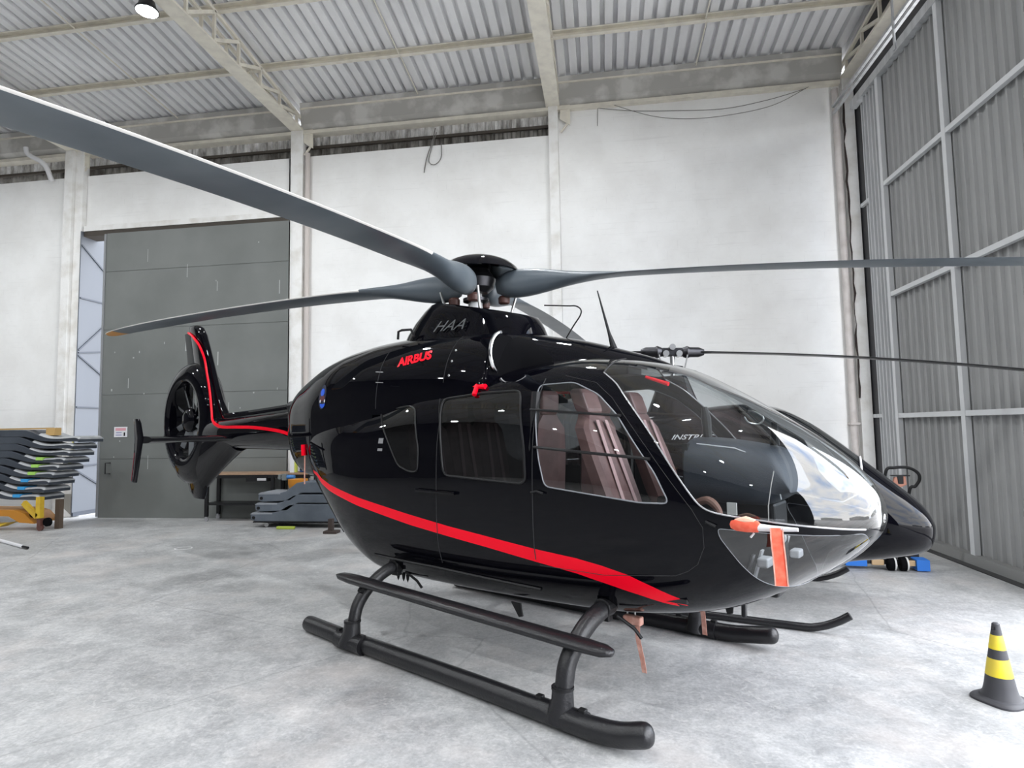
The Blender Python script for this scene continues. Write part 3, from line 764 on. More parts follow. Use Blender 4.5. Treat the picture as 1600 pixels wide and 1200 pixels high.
for s in (-1, 1):
    fd = part_from(bm, tagid('fdoor', s) | {NT + (1 if s < 0 else 2)}, 'front_door', [BLACK, RED], H, LOW, {NT + 1: 1, NT + 2: 1})
    sd = part_from(bm, tagid('sdoor', s) | {NT + (3 if s < 0 else 4)}, 'sliding_door', [BLACK, RED], H, LOW, {NT + 3: 1, NT + 4: 1})
    fw = part_from(bm, tagid('door_window', s), 'door_window', SGLASS, fd, LOW)
    rw = part_from(bm, tagid('rear_window', s), 'tinted_window', DGLASS, sd, LOW)
    sw = part_from(bm, tagid('small_window', s), 'quarter_window', DGLASS, H, LOW)
    cw = part_from(bm, tagid('chin', s), 'chin_window', CHING, H, LOW)
    frame_loop(DOORW, .005, 'window_seal', TRIMG, fd, s, off=-.001)
    frame_loop(REARW, .009, 'window_seal', SATIN, sd, s, off=.004)
    frame_loop(SMALLW, .007, 'window_seal', SATIN, H, s)
    frame_loop(CHIN, .0022, 'chin_window_seal', TRIMG, H, s, off=.0)
    curve_on([(-.47, .88), (-.47, 2.225)], .0035, 'door_gap', SEAM, fd, s, off=.001)
    curve_on([(-.30, 2.24), (-.02, 2.17), (.14, 2.05), (.30, 1.87), (.45, 1.69), (.60, 1.50), (.735, 1.33), (.80, 1.22), (.80, 1.10), (.75, .99), (.685, .94), (.60, .90), (.1, .84), (-.44, .84)], .002, 'door_gap', SEAM, fd, s, off=0)
    curve_on([(-1.50, .72), (-1.50, 1.9), (-1.62, 2.2)], .0035, 'door_gap', SEAM, sd, s, off=.001)
    # sliding window bars on the front door
    curve_on([(-.52, 1.985), (.235, 1.918)], .010, 'window_rail', SATIN, fd, s, off=.010)
    curve_on([(-.45, 1.705), (.47, 1.632)], .011, 'window_rail', SATIN, fd, s, off=.010)
    # door rail and handles
    curve_on([(-1.74, 1.325), (-1.26, 1.322)], .014, 'door_handle', BLACK, sd, s, off=.022)
    MB().tube([onsurf(LOW, -.47, 1.372, .02, s), onsurf(LOW, -.42, 1.385, .022, s), onsurf(LOW, -.36, 1.372, .02, s)], .008, 8).build('door_handle', SATIN, fd, smooth=True)
    hd = MB().tube([onsurf(LOW, .82, 1.26, .008, s), onsurf(LOW, .88, 1.235, .016, s)], .010, 8).build('door_latch', SATIN, fd, smooth=True)
    # sill rail low on the side, footman step and jettison handle
    curve_on([(-2.5, .66), (-1.6, .665), (-.5, .64)], .012, 'slide_rail', SATIN, H, s, off=.004)
    MB().tube([onsurf(LOW, -1.275, 2.2, .012, s), onsurf(LOW, -1.07, 2.19, .012, s)], .022, 8).tube([onsurf(LOW, -1.17, 2.20, .02, s), onsurf(LOW, -1.15, 2.12, .02, s)], .020, 8).build('red_window_pull', RED, sd, smooth=True)
    for z0, z1 in ((1.725, 1.775), (1.655, 1.68)):
        MB().add([onsurf(LOW, x_, z_, .003, s) for x_, z_ in ((-2.32, z0), (-2.245, z0), (-2.245, z1), (-2.32, z1))], [(0, 1, 2, 3)]).build('placard', mat('placard_grey', (.22, .22, .23), .6), H)
wsc = part_from(bm, tagid('windscreen'), 'windscreen', SCREEN, H, LOW)
rfw = part_from(bm, tagid('roofw'), 'roof_window', RGLASS, H, LOW)
for s in (-1, 1):
    pts = [onsurf(LOW, a[0], a[1], .0, s) for a in WSCR[1:15]]
    MB().tube(smoothpath(pts, 4), .0055, 8).build('windscreen_trim', mat('bright_trim', (.6, .6, .62), .25, metal=.7), H, smooth=True)
# pillar across the roof in front of the roof windows, and the grey centre post
def topz(x, y):
    zb, zw, zt, hw, nb, nt_ = params(LOW, x); return zw + (zt - zw) * (1 - min(abs(y / hw), .999) ** nt_) ** (1 / nt_)
MB().tube([K((-.004, y, topz(-.004, y) + .0)) for y in [i * .047 - .517 for i in range(23)]], .006, 8).build('windscreen_arch', SATIN, H, smooth=True)
rg = []
for i in range(26):
    x = -.05 + i * 1.66 / 25
    t = topz(x, 0) - .006; wv = .052
    x = min(x, 1.60)
    sl = Vector((1, 0, (topz(min(x + .02, 1.64), 0) - topz(x - .02, 0)) / .04)).normalized(); dn = Vector((-sl.z, 0, sl.x)) * -1
    c_ = Vector((x, 0, topz(x, 0) - .006))
    rg.append([K(c_ + Vector((0, wv, 0))), K(c_ + Vector((0, -wv, 0))), K(c_ + Vector((0, -wv * .6, 0)) + dn * .05), K(c_ + Vector((0, wv * .6, 0)) + dn * .05)])
MB().loft(rg).build('centre_post', GREYP, H)

# ---- upper cowling
cuts2 = [('intake', [(-1.075, 2.30), (-1.075, 2.60), (-1.0, 2.645), (-.88, 2.60), (-.70, 2.50), (-.60, 2.42), (-.58, 2.25)], 'xz', s_) for s_ in (-1, 1)]
bm2 = cutshell(COW, [-4.86 + i * .0435 for i in range(120)], 96, cuts2); finish(bm2, COW)
lay2 = bm2.faces.layers.int['tag']
for f in bm2.faces:          # the cowling ends where it meets the cabin roof
    c_ = f.calc_center_median()
    if c_.x > -2.9:
        zb, zw, zt, hw, nb, nt_ = params(LOW, min(c_.x, 1.6))
        hz = (zt - zw) if c_.z >= zw else (zw - zb); n_ = nt_ if c_.z >= zw else nb
        if abs(c_.y / hw) ** n_ + abs((c_.z - zw) / hz) ** n_ < .90: f[lay2] = 99
cow = part_from(bm2, {0}, 'engine_cowling', BLACK, H, COW)
for t_ in (1, 2): part_from(bm2, {t_}, 'intake_screen', RUBBER, cow, COW)
def cowx(x, side, z0, z1, name, r=.003):
    return curve_on([(x, z0), (x + .01, z1)], r, name, SEAM, cow, side, ST=COW, off=.001)
for s in (-1, 1):
    cowx(-2.50, s, 2.06, 2.66, 'panel_gap'); cowx(-1.56, s, 2.26, 2.70, 'panel_gap')
    for z_ in (2.32, 2.45, 2.55): MB().lathe([(0, .006), (.010, .004), (.012, 0)], c=(0, 0, 0), n=10).xf(lambda p, z_=z_, s=s: onsurf(COW, -1.50, z_, 0, s) + Vector((p.x, s * p.z, p.y))).build('fastener', STEEL, cow, smooth=True)
    # engine air intake: dark mouth with a polished lip
    ring = []
    for k in range(20):
        a = PI * .80 * (k / 19) - PI * .36
        ring.append(K((-1.045 + .01 * math.cos(a), s * (.42 + .19 * math.cos(a * .98)), 2.485 + .19 * math.sin(a))))
    MB().tube(ring, .016, 10).build('intake_lip', CHROME, cow, smooth=True)
    MB().loft([[K((-1.03 - d, s * (.40 + w_ * math.cos(2 * PI * k / 20)), 2.485 + .165 * math.sin(2 * PI * k / 20))) for k in range(20)] for d, w_ in ((0, .20), (.02, .19), (.03, .12))]).build('intake_mouth', RUBBER, cow, smooth=True)
# cooling intakes, round inspection panels and dark exhaust stubs
for s in (-1, 1):
    for zc in (2.40, 2.30): MB().tube([K((-2.40, s * .735, zc + .01)), K((-2.28, s * .745, zc))], .004, 6).build('hinge', STEEL, cow, smooth=True)
    MB().lathe([(.06, 0), (.075, .02), (.08, .30), (.065, .30), (.055, .02)], n=28, axis='x').xf(lambda p, s=s: K(Vector((-4.62 - p.x, s * .13 + p.y, 2.17 + p.z)))).build('exhaust_pipe', DSTEEL, H, smooth=True)

# rear frame below the boom joint, seen as worn dark metal
for s in (-1, 1):
    MB().tube([onsurf(LOW, -4.05, 2.02, .0, s), onsurf(LOW, -4.0, 1.8, .006, s), onsurf(LOW, -3.85, 1.55, .006, s), onsurf(LOW, -3.72, 1.30, .004, s), onsurf(LOW, -3.45, 1.05, .004, s), onsurf(LOW, -3.15, .8, .004, s)], .006, 8).build('clamshell_gap', SEAM, H, smooth=True)
MB().tube([onsurf(LOW, -3.98, 1.70, .03), onsurf(LOW, -3.97, 1.58, .035)], .025, 10).build('red_probe_cover', RED, H, smooth=True)
tg = MB(); pts_ = [onsurf(LOW, -3.97, 1.58 - i * .055, .03 - .0 * i) for i in range(7)]
tg.loft([[p + Vector((.0, 0, 0)), p + Vector((.022, .0, 0)), p + Vector((.022, .003, 0)), p + Vector((0, .003, 0))] for p in [Vector((pts_[0].x, pts_[0].y, pts_[0].z - i * .052)) for i in range(7)]]).build('cover_streamer', PINKTAG, H)

# ---- writing and emblem on the cowling
def text_on(txt, fn, m, name, parent, size=1., res=3, shear=0., bold=.0):
    cu = bpy.data.curves.new(name, 'FONT'); cu.body = txt; cu.size = 1; cu.resolution_u = res; cu.shear = shear; cu.offset = bold; cu.space_character = .98
    o = bpy.data.objects.new(name + '_tmp', cu); COL.objects.link(o)
    dg = bpy.context.evaluated_depsgraph_get(); dg.update()
    me = bpy.data.meshes.new_from_object(o.evaluated_get(dg)); bpy.data.objects.remove(o)
    bm_ = bmesh.new(); bm_.from_mesh(me)
    w_ = max(v.co.x for v in bm_.verts); h_ = max(v.co.y for v in bm_.verts)
    for v in bm_.verts: v.co = fn(v.co.x / w_, v.co.y / h_)
    bmesh.ops.recalc_face_normals(bm_, faces=bm_.faces)
    bm_.to_mesh(me); bm_.free(); me.name = name; me.materials.clear(); me.materials.append(m)
    r_ = bpy.data.objects.new(name, me); COL.objects.link(r_); r_.parent = parent; return r_
text_on('AIRBUS', lambda u, v: onsurf(COW, -2.231 + .455 * u - .04 * v, 2.458 + .042 * u + .085 * v, .004), RED, 'red_lettering', cow, bold=.05, shear=.1)
DGREY = mat('ghost_grey_lettering', (.055, .06, .065), .4)
# roundel near the rear of the cowling
def disc_on(cx, cz, rx, rz, m, name, off, a0=0, a1=2 * PI, n=28):
    vs = [onsurf(COW, cx, cz, off)] + [onsurf(COW, cx + rx * math.cos(a0 + (a1 - a0) * k / n), cz + rz * math.sin(a0 + (a1 - a0) * k / n), off) for k in range(n + 1)]
    return MB().add(vs, [(0, k, k + 1) for k in range(1, n + 1)]).build(name, m, cow)
disc_on(-3.53, 2.225, .085, .135, mat('emblem_navy', (.008, .010, .03), .3), 'emblem_field', .003)
EB = mat('emblem_blue', (.02, .12, .75), .35)
disc_on(-3.53, 2.275, .045, .042, EB, 'emblem_blue_mark', .006); disc_on(-3.51, 2.145, .055, .042, EB, 'emblem_blue_mark', .006, PI * .95, 2.05 * PI)
disc_on(-3.52, 2.21, .06, .03, mat('emblem_brown', (.12, .03, .03), .4), 'emblem_brown_mark', .006)
for dx in (-.05, .05): disc_on(-3.51 + dx, 2.178, .014, .018, WHITE, 'emblem_white_mark', .008, n=10)

# ---- mast fairing
def ringf(x0, x1, hy, z0, z1, n=40):
    out = []
    for k in range(n):
        a = 2 * PI * k / n; c_, s_ = math.cos(a), math.sin(a)
        x = (x0 + x1) / 2 + (x1 - x0) / 2 * math.copysign(abs(c_) ** .62, c_); y = hy * math.copysign(abs(s_) ** .8, s_)
        t = (x - x0) / (x1 - x0); out.append((x, y, z0 + (z1 - z0) * t))
    return out
lv = [ringf(-2.66, -.95, .40, 2.72, 2.64), ringf(-2.60, -.965, .375, 2.83, 2.70), ringf(-2.50, -.99, .345, 2.95, 2.77), ringf(-2.36, -1.03, .315, 3.07, 2.84), ringf(-2.27, -1.06, .30, 3.125, 2.875), ringf(-2.20, -1.09, .27, 3.145, 2.885),
      ringf(-2.16, -1.14, .24, 3.12, 2.87), ringf(-2.16, -1.16, .23, 3.0, 2.80)]
mf = MB().loft([[K(p) for p in r_] for r_ in lv]).build('mast_fairing', BLACK, H, smooth=True, sharp=50)
def fair(x, z, off=.004):      # starboard face of the fairing
    t = min(max((z - 2.76) / .30, 0), 1); hy = .39 - .085 * t
    x0 = -2.63 + .4 * t; x1 = -.955 - .10 * t; u = min(abs((x - (x0 + x1) / 2) / ((x1 - x0) / 2)), .999)
    c_ = u ** (1 / .62); s_ = math.sqrt(max(1 - c_ * c_, 0)); return K((x, -(hy * s_ ** .8 + off), z))
text_on('HAA', lambda u, v: fair(-1.98 + .42 * u + .03 * v, 2.79 + .10 * v - .02 * u, .010), DGREY, 'grey_lettering', mf, shear=.35)
cp = [K(p) for p in (( -2.45, -.42, 2.765), (-2.43, -.43, 2.84), (-2.38, -.43, 2.85), (-2.24, -.43, 2.84), (-2.20, -.42, 2.765))]
MB().tube(cp, .012, 8).build('grab_handle', SATIN, H, smooth=True)

# ---- rotor head
HX, HZ = -1.714, 3.279
MB().lathe([(.075, 2.78), (.072, 3.05), (.065, 3.28)], c=(HX - .05, 0, 0), n=20).xf(K).build('rotor_mast', GREYP, H, smooth=True)
MB().lathe([(.09, 3.19), (.15, 3.24), (.17, 3.33), (.12, 3.40), (.10, 3.45)], c=(HX, 0, 0), n=24).xf(K).build('rotor_hub', DSTEEL, H, smooth=True)
MB().lathe([(.0, 3.56), (.11, 3.555), (.22, 3.53), (.31, 3.49), (.37, 3.44), (.395, 3.395), (.38, 3.39), (.29, 3.42), (.16, 3.43), (.0, 3.43)], c=(HX + .02, 0, 0), n=48).xf(lambda p: K(p + Vector((0, 0, -.03 * (p.x - HX))))).build('hub_cap', BLACK, H, smooth=True)
PSI = 3.509
def bladepos(r, k):
    th = PSI + k * PI / 2; x, y = r * math.cos(th), r * math.sin(th)
    return Vector((HX + x, y, HZ + .01 * r - .288 * (r / 5.1) ** 2 - .029 * x + .037 * y))
BST = [  # r, chord, thickness, sweep offset, pitch(deg), exponent
    (.20, .12, .16, 0, 0, 2.2), (.28, .19, .25, 0, 0, 2.3), (.42, .22, .28, 0, 2, 2.3), (.60, .22, .25, 0, 4, 2.2), (.80, .21, .18, 0, 6, 2.1), (1.0, .24, .125, 0, 8, 2.0), (1.2, .275, .088, -.01, 9, 1.9),
    (1.45, .30, .055, -.012, 8, 1.8), (1.8, .305, .042, -.012, 6.5, 1.75), (2.6, .305, .037, -.012, 4.5, 1.7), (3.4, .305, .035, -.012, 3, 1.7), (4.2, .30, .032, -.015, 2, 1.7), (4.7, .27, .026, -.028, 1, 1.7), (4.95, .215, .02, -.05, 1, 1.7), (5.06, .15, .014, -.075, 1, 1.7), (5.10, .06, .006, -.10, 1, 1.7)]
for k in range(4):
    th = PSI + k * PI / 2; d = Vector((math.cos(th), math.sin(th), 0)); lead = Vector((-math.sin(th), math.cos(th), 0))
    rings = []
    rs = []
    r_ = .2
    while r_ < 5.1: rs.append(r_); r_ += .1 if r_ < 1.6 else .25
    rs += [4.95, 5.0, 5.05, 5.08, 5.1]; rs = sorted(set(round(q, 3) for q in rs))
    X = [b_[0] for b_ in BST]
    for r_ in rs:
        ch, tk, off, pit, ex = [pchip(X, [b_[j] for b_ in BST], r_) for j in range(1, 6)]
        c_ = bladepos(r_, k) - Vector((0, 0, .035 * max(0, 1 - r_ / 1.2))); pr_ = R(pit); ax = lead * math.cos(pr_) + Vector((0, 0, 1)) * math.sin(pr_); nn = -lead * math.sin(pr_) + Vector((0, 0, 1)) * math.cos(pr_)
        ring = []
        air = min(max((r_ - .8) / .6, 0), 1)
        for j in range(28):
            a = 2 * PI * j / 28; u = math.cos(a); v = math.sin(a)
            taper = 1 - air * .55 * (1 - (u + 1) / 2) ** 1.2     # thinner towards the trailing edge
            vv = math.copysign(abs(v) ** (2 / ex if ex < 2 else 1), v) * taper
            ring.append(K(c_ + ax * (u * ch / 2 + off + ch * .0) + nn * (vv * tk / 2)))
        rings.append(ring)
    mb = MB().loft(rings)
    n_r = len(rings)
    fi = 0
    for i in range(n_r - 1):
        for j in range(28):
            u = math.cos(2 * PI * (j + .5) / 28)
            if rs[i] >= 4.72 and rs[i] < 5.2: mb.m[fi] = 2 if u < .86 else 1
            elif u > .9 and rs[i] > 1.2: mb.m[fi] = 1
            fi += 1
    bl = mb.build('rotor_blade', [BLADE, EROS, BORNG], H, smooth=True, sharp=80)
    # damper, pitch horn and pitch link under each blade root
    c0 = bladepos(.36, k)
    MB().lathe([(.040, -.035), (.055, -.025), (.058, .025), (.045, .045)], n=18).xf(lambda p: K(bladepos(.25, k) + lead * .04 + Vector((p.x, p.y, p.z - .175)))).build('lead_lag_damper', COPPER, bl, smooth=True)
    MB().tube([K(c0 + lead * .13 + Vector((0, 0, -.08))), K(c0 + lead * .12 - d * .10 + Vector((0, 0, -.40)))], .013, 8).build('pitch_link', STEEL, H, smooth=True)
MB().lathe([(.08, 3.10), (.13, 3.11), (.13, 3.14), (.08, 3.15)], c=(HX - .04, 0, 0), n=24).xf(K).build('swashplate', DSTEEL, H, smooth=True)

# ---- antennas
MB().tube([K(p) for p in ((-.20, 0, 2.47), (-.25, 0, 2.63), (-.35, 0, 3.0))], [.030, .012, .005], 10).build('whip_antenna', SATIN, H, smooth=True)
MB().tube(smoothpath([K(p) for p in ((-.68, 0, 2.63), (-.60, 0, 2.73), (-.53, 0, 2.81), (-.52, 0, 2.86), (-.57, 0, 2.90), (-.66, 0, 2.915), (-.91, 0, 2.955))], 5), .006, 8).build('bent_antenna', SATIN, H, smooth=True)
MB().prism([(.62, .60), (.70, .60), (.69, .51), (.65, .50)], -.008, .008).xf(K).build('blade_antenna', SATIN, H)
MB().prism([(-.98, .42), (-.88, .42), (-.86, .32), (-.90, .31)], -.46, -.445).xf(K).build('blade_antenna', SATIN, H)
for x_ in (-2.42, -2.34, -2.28): MB().lathe([(.02, .02), (.012, -.03), (0, -.06)], c=(x_, -.45, .44), n=8).xf(K).build('drain_stub', SATIN, H, smooth=True)

# ---- tail boom, fin, shrouded tail rotor
rings = []
for i in range(25):
    t = i / 24; x = -4.70 - 2.75 * t
    zt_ = 2.19 - .13 * t; zb_ = 1.60 + .02 * t; hw_ = .27 - .06 * t
    if t > .75: u = (t - .75) / .25; zt_ += .05 * u; zb_ -= .12 * u * u; hw_ -= .03 * u
    rings.append([K((x, hw_ * math.copysign(abs(math.cos(a)) ** .9, math.cos(a)), (zt_ + zb_) / 2 + (zt_ - zb_) / 2 * math.copysign(abs(math.sin(a)) ** .9, math.sin(a)))) for a in [2 * PI * k / 36 for k in range(36)]])
boom = MB().loft(rings).build('tail_boom', BLACK, H, smooth=True)
MB().loft([[K((x, y * (1 - .0 * i), z)) for y, z in ((-.11, 2.0 + dz), (-.10, 2.20 + dz), (-.06, 2.235 + dz), (.06, 2.235 + dz), (.10, 2.20 + dz), (.11, 2.0 + dz))] for i, (x, dz) in enumerate(((-4.8, .0), (-5.6, -.04), (-6.4, -.075), (-6.95, -.09)))]).build('drive_shaft_cover', BLACK, boom, smooth=True)
# shroud: disc with a duct, outline in x,z ; centre (FX,FZ)
FX, FZ, FRI = -8.17, 2.07, .60
def outer(a):       # outline radius of the shroud around its centre
    c_, s_ = math.cos(a), math.sin(a)
    r0 = .92
    return r0 * (1 + .10 * max(0, -s_) ** 2 * (1 if c_ > -0.3 else .4) + .04 * max(c_, 0))
def shroud_ring(rf, y, n=64): return [K((FX + rf(a) * math.cos(a), y, FZ + rf(a) * 1.0 * math.sin(a) * 1.04)) for a in [2 * PI * k / n for k in range(n)]]
def blend(t): return lambda a: FRI * 1.0 + (outer(a) - FRI) * t
prof_ = [(0, -.15), (.05, -.185), (.14, -.20), (.35, -.195), (.6, -.17), (.82, -.125), (.95, -.07), (1.0, 0), (.95, .07), (.82, .125), (.6, .17), (.35, .195), (.14, .20), (.05, .185), (0, .15)]
rr_ = [shroud_ring(blend(t), y) for t, y in prof_] + [shroud_ring(blend(0), .05), shroud_ring(blend(0), -.05)]
mb = MB(); rr_.append(rr_[0]); mb.loft(rr_, cap=False)
shroud = mb.build('fan_shroud', BLACK, H, smooth=True, sharp=60)
MB().lathe([(0, -.16), (.09, -.155), (.16, -.13), (.20, -.08), (.20, .12), (.12, .16), (0, .17)], n=32, axis='y').xf(lambda p: K(p + Vector((FX, 0, FZ)))).build('fan_hub', BLACK, shroud, smooth=True)
for k in range(10):
    a = 2 * PI * k / 10 + .25; d = Vector((math.cos(a), 0, math.sin(a))); t_ = Vector((-math.sin(a), 0, math.cos(a)))
    tw = .5
    rg = []
    for r_, c_ in ((.18, .045), (.35, .045), (.585, .045)):
        p = Vector((FX, -.02, FZ)) + d * r_; u = t_ * math.cos(tw) + Vector((0, 1, 0)) * math.sin(tw); v = d.cross(u)
        rg.append([K(p + u * c_ * cx + v * .010 * cy) for cx, cy in ((-1, 0), (0, 1), (1, 0), (0, -1))])
    MB().loft(rg).build('fan_blade', mat('fan_blade_grey', (.16, .17, .18), .4), shroud, smooth=True)
for a in (.6, 2.4, 4.3): MB().bar(K((FX + .18 * math.cos(a), .1, FZ + .18 * math.sin(a))), K((FX + .6 * math.cos(a), .1, FZ + .6 * math.sin(a))), .03, .07).build('stator_vane', SATIN, shroud)
def foil(xc, ch, tk, n=18):
    return [(xc + ch / 2 * math.cos(a), tk / 2 * math.sin(a) * (1 - .45 * (1 - math.cos(a)) / 2)) for a in [2 * PI * k / n for k in range(n)]]
# upper fin (swept) : stations z, leading x, trailing x, thickness
rings = []
for z, xl, xt, tk in ((2.0, -6.75, -8.0, .20), (2.15, -6.95, -8.02, .21), (2.35, -7.14, -8.05, .21), (2.62, -7.31, -8.10, .20), (2.9, -7.46, -8.16, .185), (3.2, -7.62, -8.25, .17), (3.45, -7.76, -8.34, .15), (3.58, -7.88, -8.40, .13), (3.64, -8.02, -8.42, .10), (3.665, -8.16, -8.40, .04)):
    rings.append([K((x, y, z)) for x, y in foil((xl + xt) / 2, abs(xl - xt), tk, 24)])
fin = MB().loft(rings).build('upper_fin', BLACK, H, smooth=True, sharp=60)
rings = [[K((x, y, z)) for x, y in foil((xl + xt) / 2, abs(xl - xt), .03, 12)] for z, xl, xt in ((2.86, -8.16, -8.42), (3.2, -8.24, -8.50), (3.55, -8.36, -8.60))]
MB().loft(rings).build('fin_trim_tab', mat('tab_grey', (.05, .052, .052), .5), fin, smooth=True)
rings = [[K((x, y, z)) for x, y in foil((xl + xt) / 2, abs(xl - xt), tk, 18)] for z, xl, xt, tk in ((1.40, -7.55, -8.40, .16), (1.1, -7.62, -8.38, .15), (.9, -7.66, -8.25, .13), (.80, -7.72, -8.10, .08))]
MB().loft(rings).build('lower_fin', BLACK, H, smooth=True, sharp=60)
# fairing that carries the boom into the shroud
rings = []
for i in range(14):
    t = i / 13; x = -6.55 - 1.15 * t
    zt_ = 2.08 + .04 * t; zb_ = 1.58 - .62 * t ** 1.2; hw_ = .21 - .04 * t
    rings.append([K((x, hw_ * math.cos(a), (zt_ + zb_) / 2 + (zt_ - zb_) / 2 * math.sin(a))) for a in [2 * PI * k / 28 for k in range(28)]])
MB().loft(rings).build('tail_fairing', BLACK, H, smooth=True)
# red line along the boom and up the fin
red = [(-4.63, -.275, 1.79), (-4.98, -.27, 1.86), (-5.64, -.262, 1.915), (-6.2, -.248, 1.93), (-6.6, -.235, 1.935), (-6.85, -.22, 1.96), (-7.05, -.205, 2.04), (-7.17, -.17, 2.2), (-7.33, -.135, 2.52), (-7.46, -.125, 2.80), (-7.58, -.115, 3.04), (-7.80, -.105, 3.27), (-8.0, -.095, 3.40), (-8.19, -.07, 3.49), (-8.42, -.03, 3.56)]
sp_ = smoothpath([Vector(p) for p in red], 6)
rg = []
for i, p in enumerate(sp_):
    t = (sp_[min(i + 1, len(sp_) - 1)] - sp_[max(i - 1, 0)]).normalized(); nrm = t.cross(Vector((0, 1, 0))).normalized(); w_ = .016 if i > 34 else .021
    rg.append([K(p + nrm * w_), K(p - nrm * w_), K(p - nrm * w_ + Vector((0, .02, 0))), K(p + nrm * w_ + Vector((0, .02, 0)))])
MB().loft(rg).build('red_tail_line', RED, boom, smooth=True)
# stabiliser with end plates
MB().loft([[K((x, y, z)) for x, z in [(-6.63 + .26 * math.cos(a), 1.775 + .048 * math.sin(a)) for a in [2 * PI * k / 20 for k in range(20)]]] for y in (-1.27, 1.27)]).build('stabiliser', BLACK, H, smooth=True, sharp=60)
for s in (-1, 1):
    rings = []
    for z, xl, xt, dy in ((1.20, -6.98, -7.17, .0), (1.45, -6.90, -7.12, 0), (1.80, -6.78, -7.10, .0), (2.0, -6.88, -7.14, .0), (2.06, -6.95, -7.16, .0)):
        rings.append([K((x + .12, s * 1.27 + y + dy, z)) for x, y in foil((xl + xt) / 2, abs(xl - xt), .035, 16)])
    ep = MB().loft(rings).build('end_plate', BLACK, H, smooth=True, sharp=60)
    MB().bar(K((-6.99, s * 1.293, 1.22)), K((-6.91, s * 1.293, 1.60)), .004, .007).build('red_edge_line', mat('dull_red_line', (.25, .01, .03), .5), ep)

# ---- skid landing gear (real scale, on the floor)
def skid(s):
    y = s * 1.02
    P_ = smoothpath([(-2.93, y * .955, .070), (-2.2, y * .985, .070), (-1.0, y, .070), (0, y * 1.03, .070), (.24, y * 1.03, .074), (.38, y * 1.03, .090), (.51 if s < 0 else .58, y * 1.02, .125)], 6)
    e1 = (P_[-1] - P_[-2]).normalized(); e0 = (P_[0] - P_[1]).normalized()
    P2 = [P_[0] + e0 * q for q in (.060, .056, .044, .024)] + list(P_) + [P_[-1] + e1 * q for q in (.024, .044, .056, .060)]
    R2 = [.01, .032, .053, .066] + [.070] * len(P_) + [.066, .053, .032, .01]
    sk = MB().tube(P2, R2, 20).build('skid_tube', SKIDP, H, smooth=True, sharp=70)
    for xj in (-.04, -2.20):
        MB().tube([(xj - .02, y * 1.02, .05), (xj, y * 1.015, .16), (xj, y * 1.01, .25)], [.098, .072, .066], 16).build('saddle', SKIDP, sk, smooth=True)
        MB().tube([(xj - .17, y * 1.02, .072), (xj + .17, y * 1.02, .072)], .0718, 16).build('saddle_sleeve', SKIDP, sk, smooth=True)
        for dx in (-.17, .15): MB().box(xj + dx - .025, xj + dx + .025, y * 1.02 - .02, y * 1.02 + .02, .125, .16).build('clamp', SATIN, sk, bevel=.006)
        MB().tube([(xj, y * 1.01, .235), (xj, y * 1.01, .25)], .072, 16).build('collar', GREYP if False else SATIN, sk, smooth=True)
    # step
    rg = []
    for x, hw_, hh in ((-2.55, .012, .006), (-2.46, .06, .032), (-2.3, .078, .038), (.12, .078, .038), (.24, .068, .034), (.295, .036, .022), (.305, .01, .006)):
        t_ = (x + 2.55) / 2.85; ys = s * (.945 + .05 * t_)
        rg.append([Vector((x, ys + hw_ * math.cos(a), .565 - .055 * t_ + hh * math.sin(a))) for a in [2 * PI * k / 16 for k in range(16)]])
    stp = MB().loft(rg).build('boarding_step', SKIDP, H, smooth=True, sharp=50)
    for xj in (-.04, -2.18): MB().bar((xj, s * .90, .44), (xj, s * .97, .50), .05, .05).build('step_bracket', SATIN, stp, bevel=.01)
for s in (-1, 1): skid(s)
for xj, nm in ((-.04, 0), (-2.20, 1)):
    P_ = smoothpath([(xj, -1.03, .12), (xj, -1.01, .26), (xj, -.965, .38), (xj + .02, -.87, .50), (xj + .04, -.74, .59), (xj + .06, -.58, .64), (xj + .06, -.4, .655), (xj + .06, 0, .66), (xj + .06, .4, .655), (xj + .06, .58, .64), (xj + .04, .74, .59), (xj + .02, .87, .50), (xj, .965, .38), (xj, 1.01, .26), (xj, 1.03, .12)], 6)
    MB().tube(P_, .060 if nm == 0 else .052, 16).build('cross_tube', SKIDP, H, smooth=True)
    for s in (-1, 1):
        MB().box(xj + .02, xj + .10, s * .60 - .03, s * .60 + .03, .55, .60).tube([(xj + .06, s * .60 - .05, .64), (xj + .06, s * .60 + .05, .64)], .065, 14).build('cross_tube_clamp', SATIN, H, bevel=.008)
        MB().tube([(xj + .12, s * .55, .58), (xj + .22, s * .5, .50), (xj + .26, s * .48, .44)], .012, 8).build('lashing_hook', SATIN, H, smooth=True)

# ---- red cloth tags and probe covers
def ribbon(name, pts, w_, m, parent, wd=(1, 0, 0), th=.003):
    P_ = smoothpath(pts, 4); wv = Vector(wd); rg = []
    for i, p in enumerate(P_):
        ww = wv * w_ / 2
        rg.append([p - ww, p + ww, p + ww + Vector((0, th, 0)), p - ww + Vector((0, th, 0))])
    return MB().loft(rg).build(name, m, parent)
pc = MB()
prof_ = [(0, 0), (.022, .01), (.034, .04), (.037, .10), (.032, .16), (.020, .175), (0, .18)]
pc.lathe([(r_, h) for r_, h in prof_], n=20, axis='x')
pcv = pc.xf(lambda p: K((.985 + p.x, -.80 + p.y * .8, 1.265 + p.z * 1.0))).build('probe_cover', [REDTAG], H, smooth=True)
PK = mat('probe_cover_top', (.85, .55, .40), .6)
MB().tube([K((1.02, -.80, 1.288)), K((1.08, -.80, 1.296)), K((1.13, -.80, 1.292))], [.012, .024, .014], 10).build('cover_crown', PK, pcv, smooth=True)
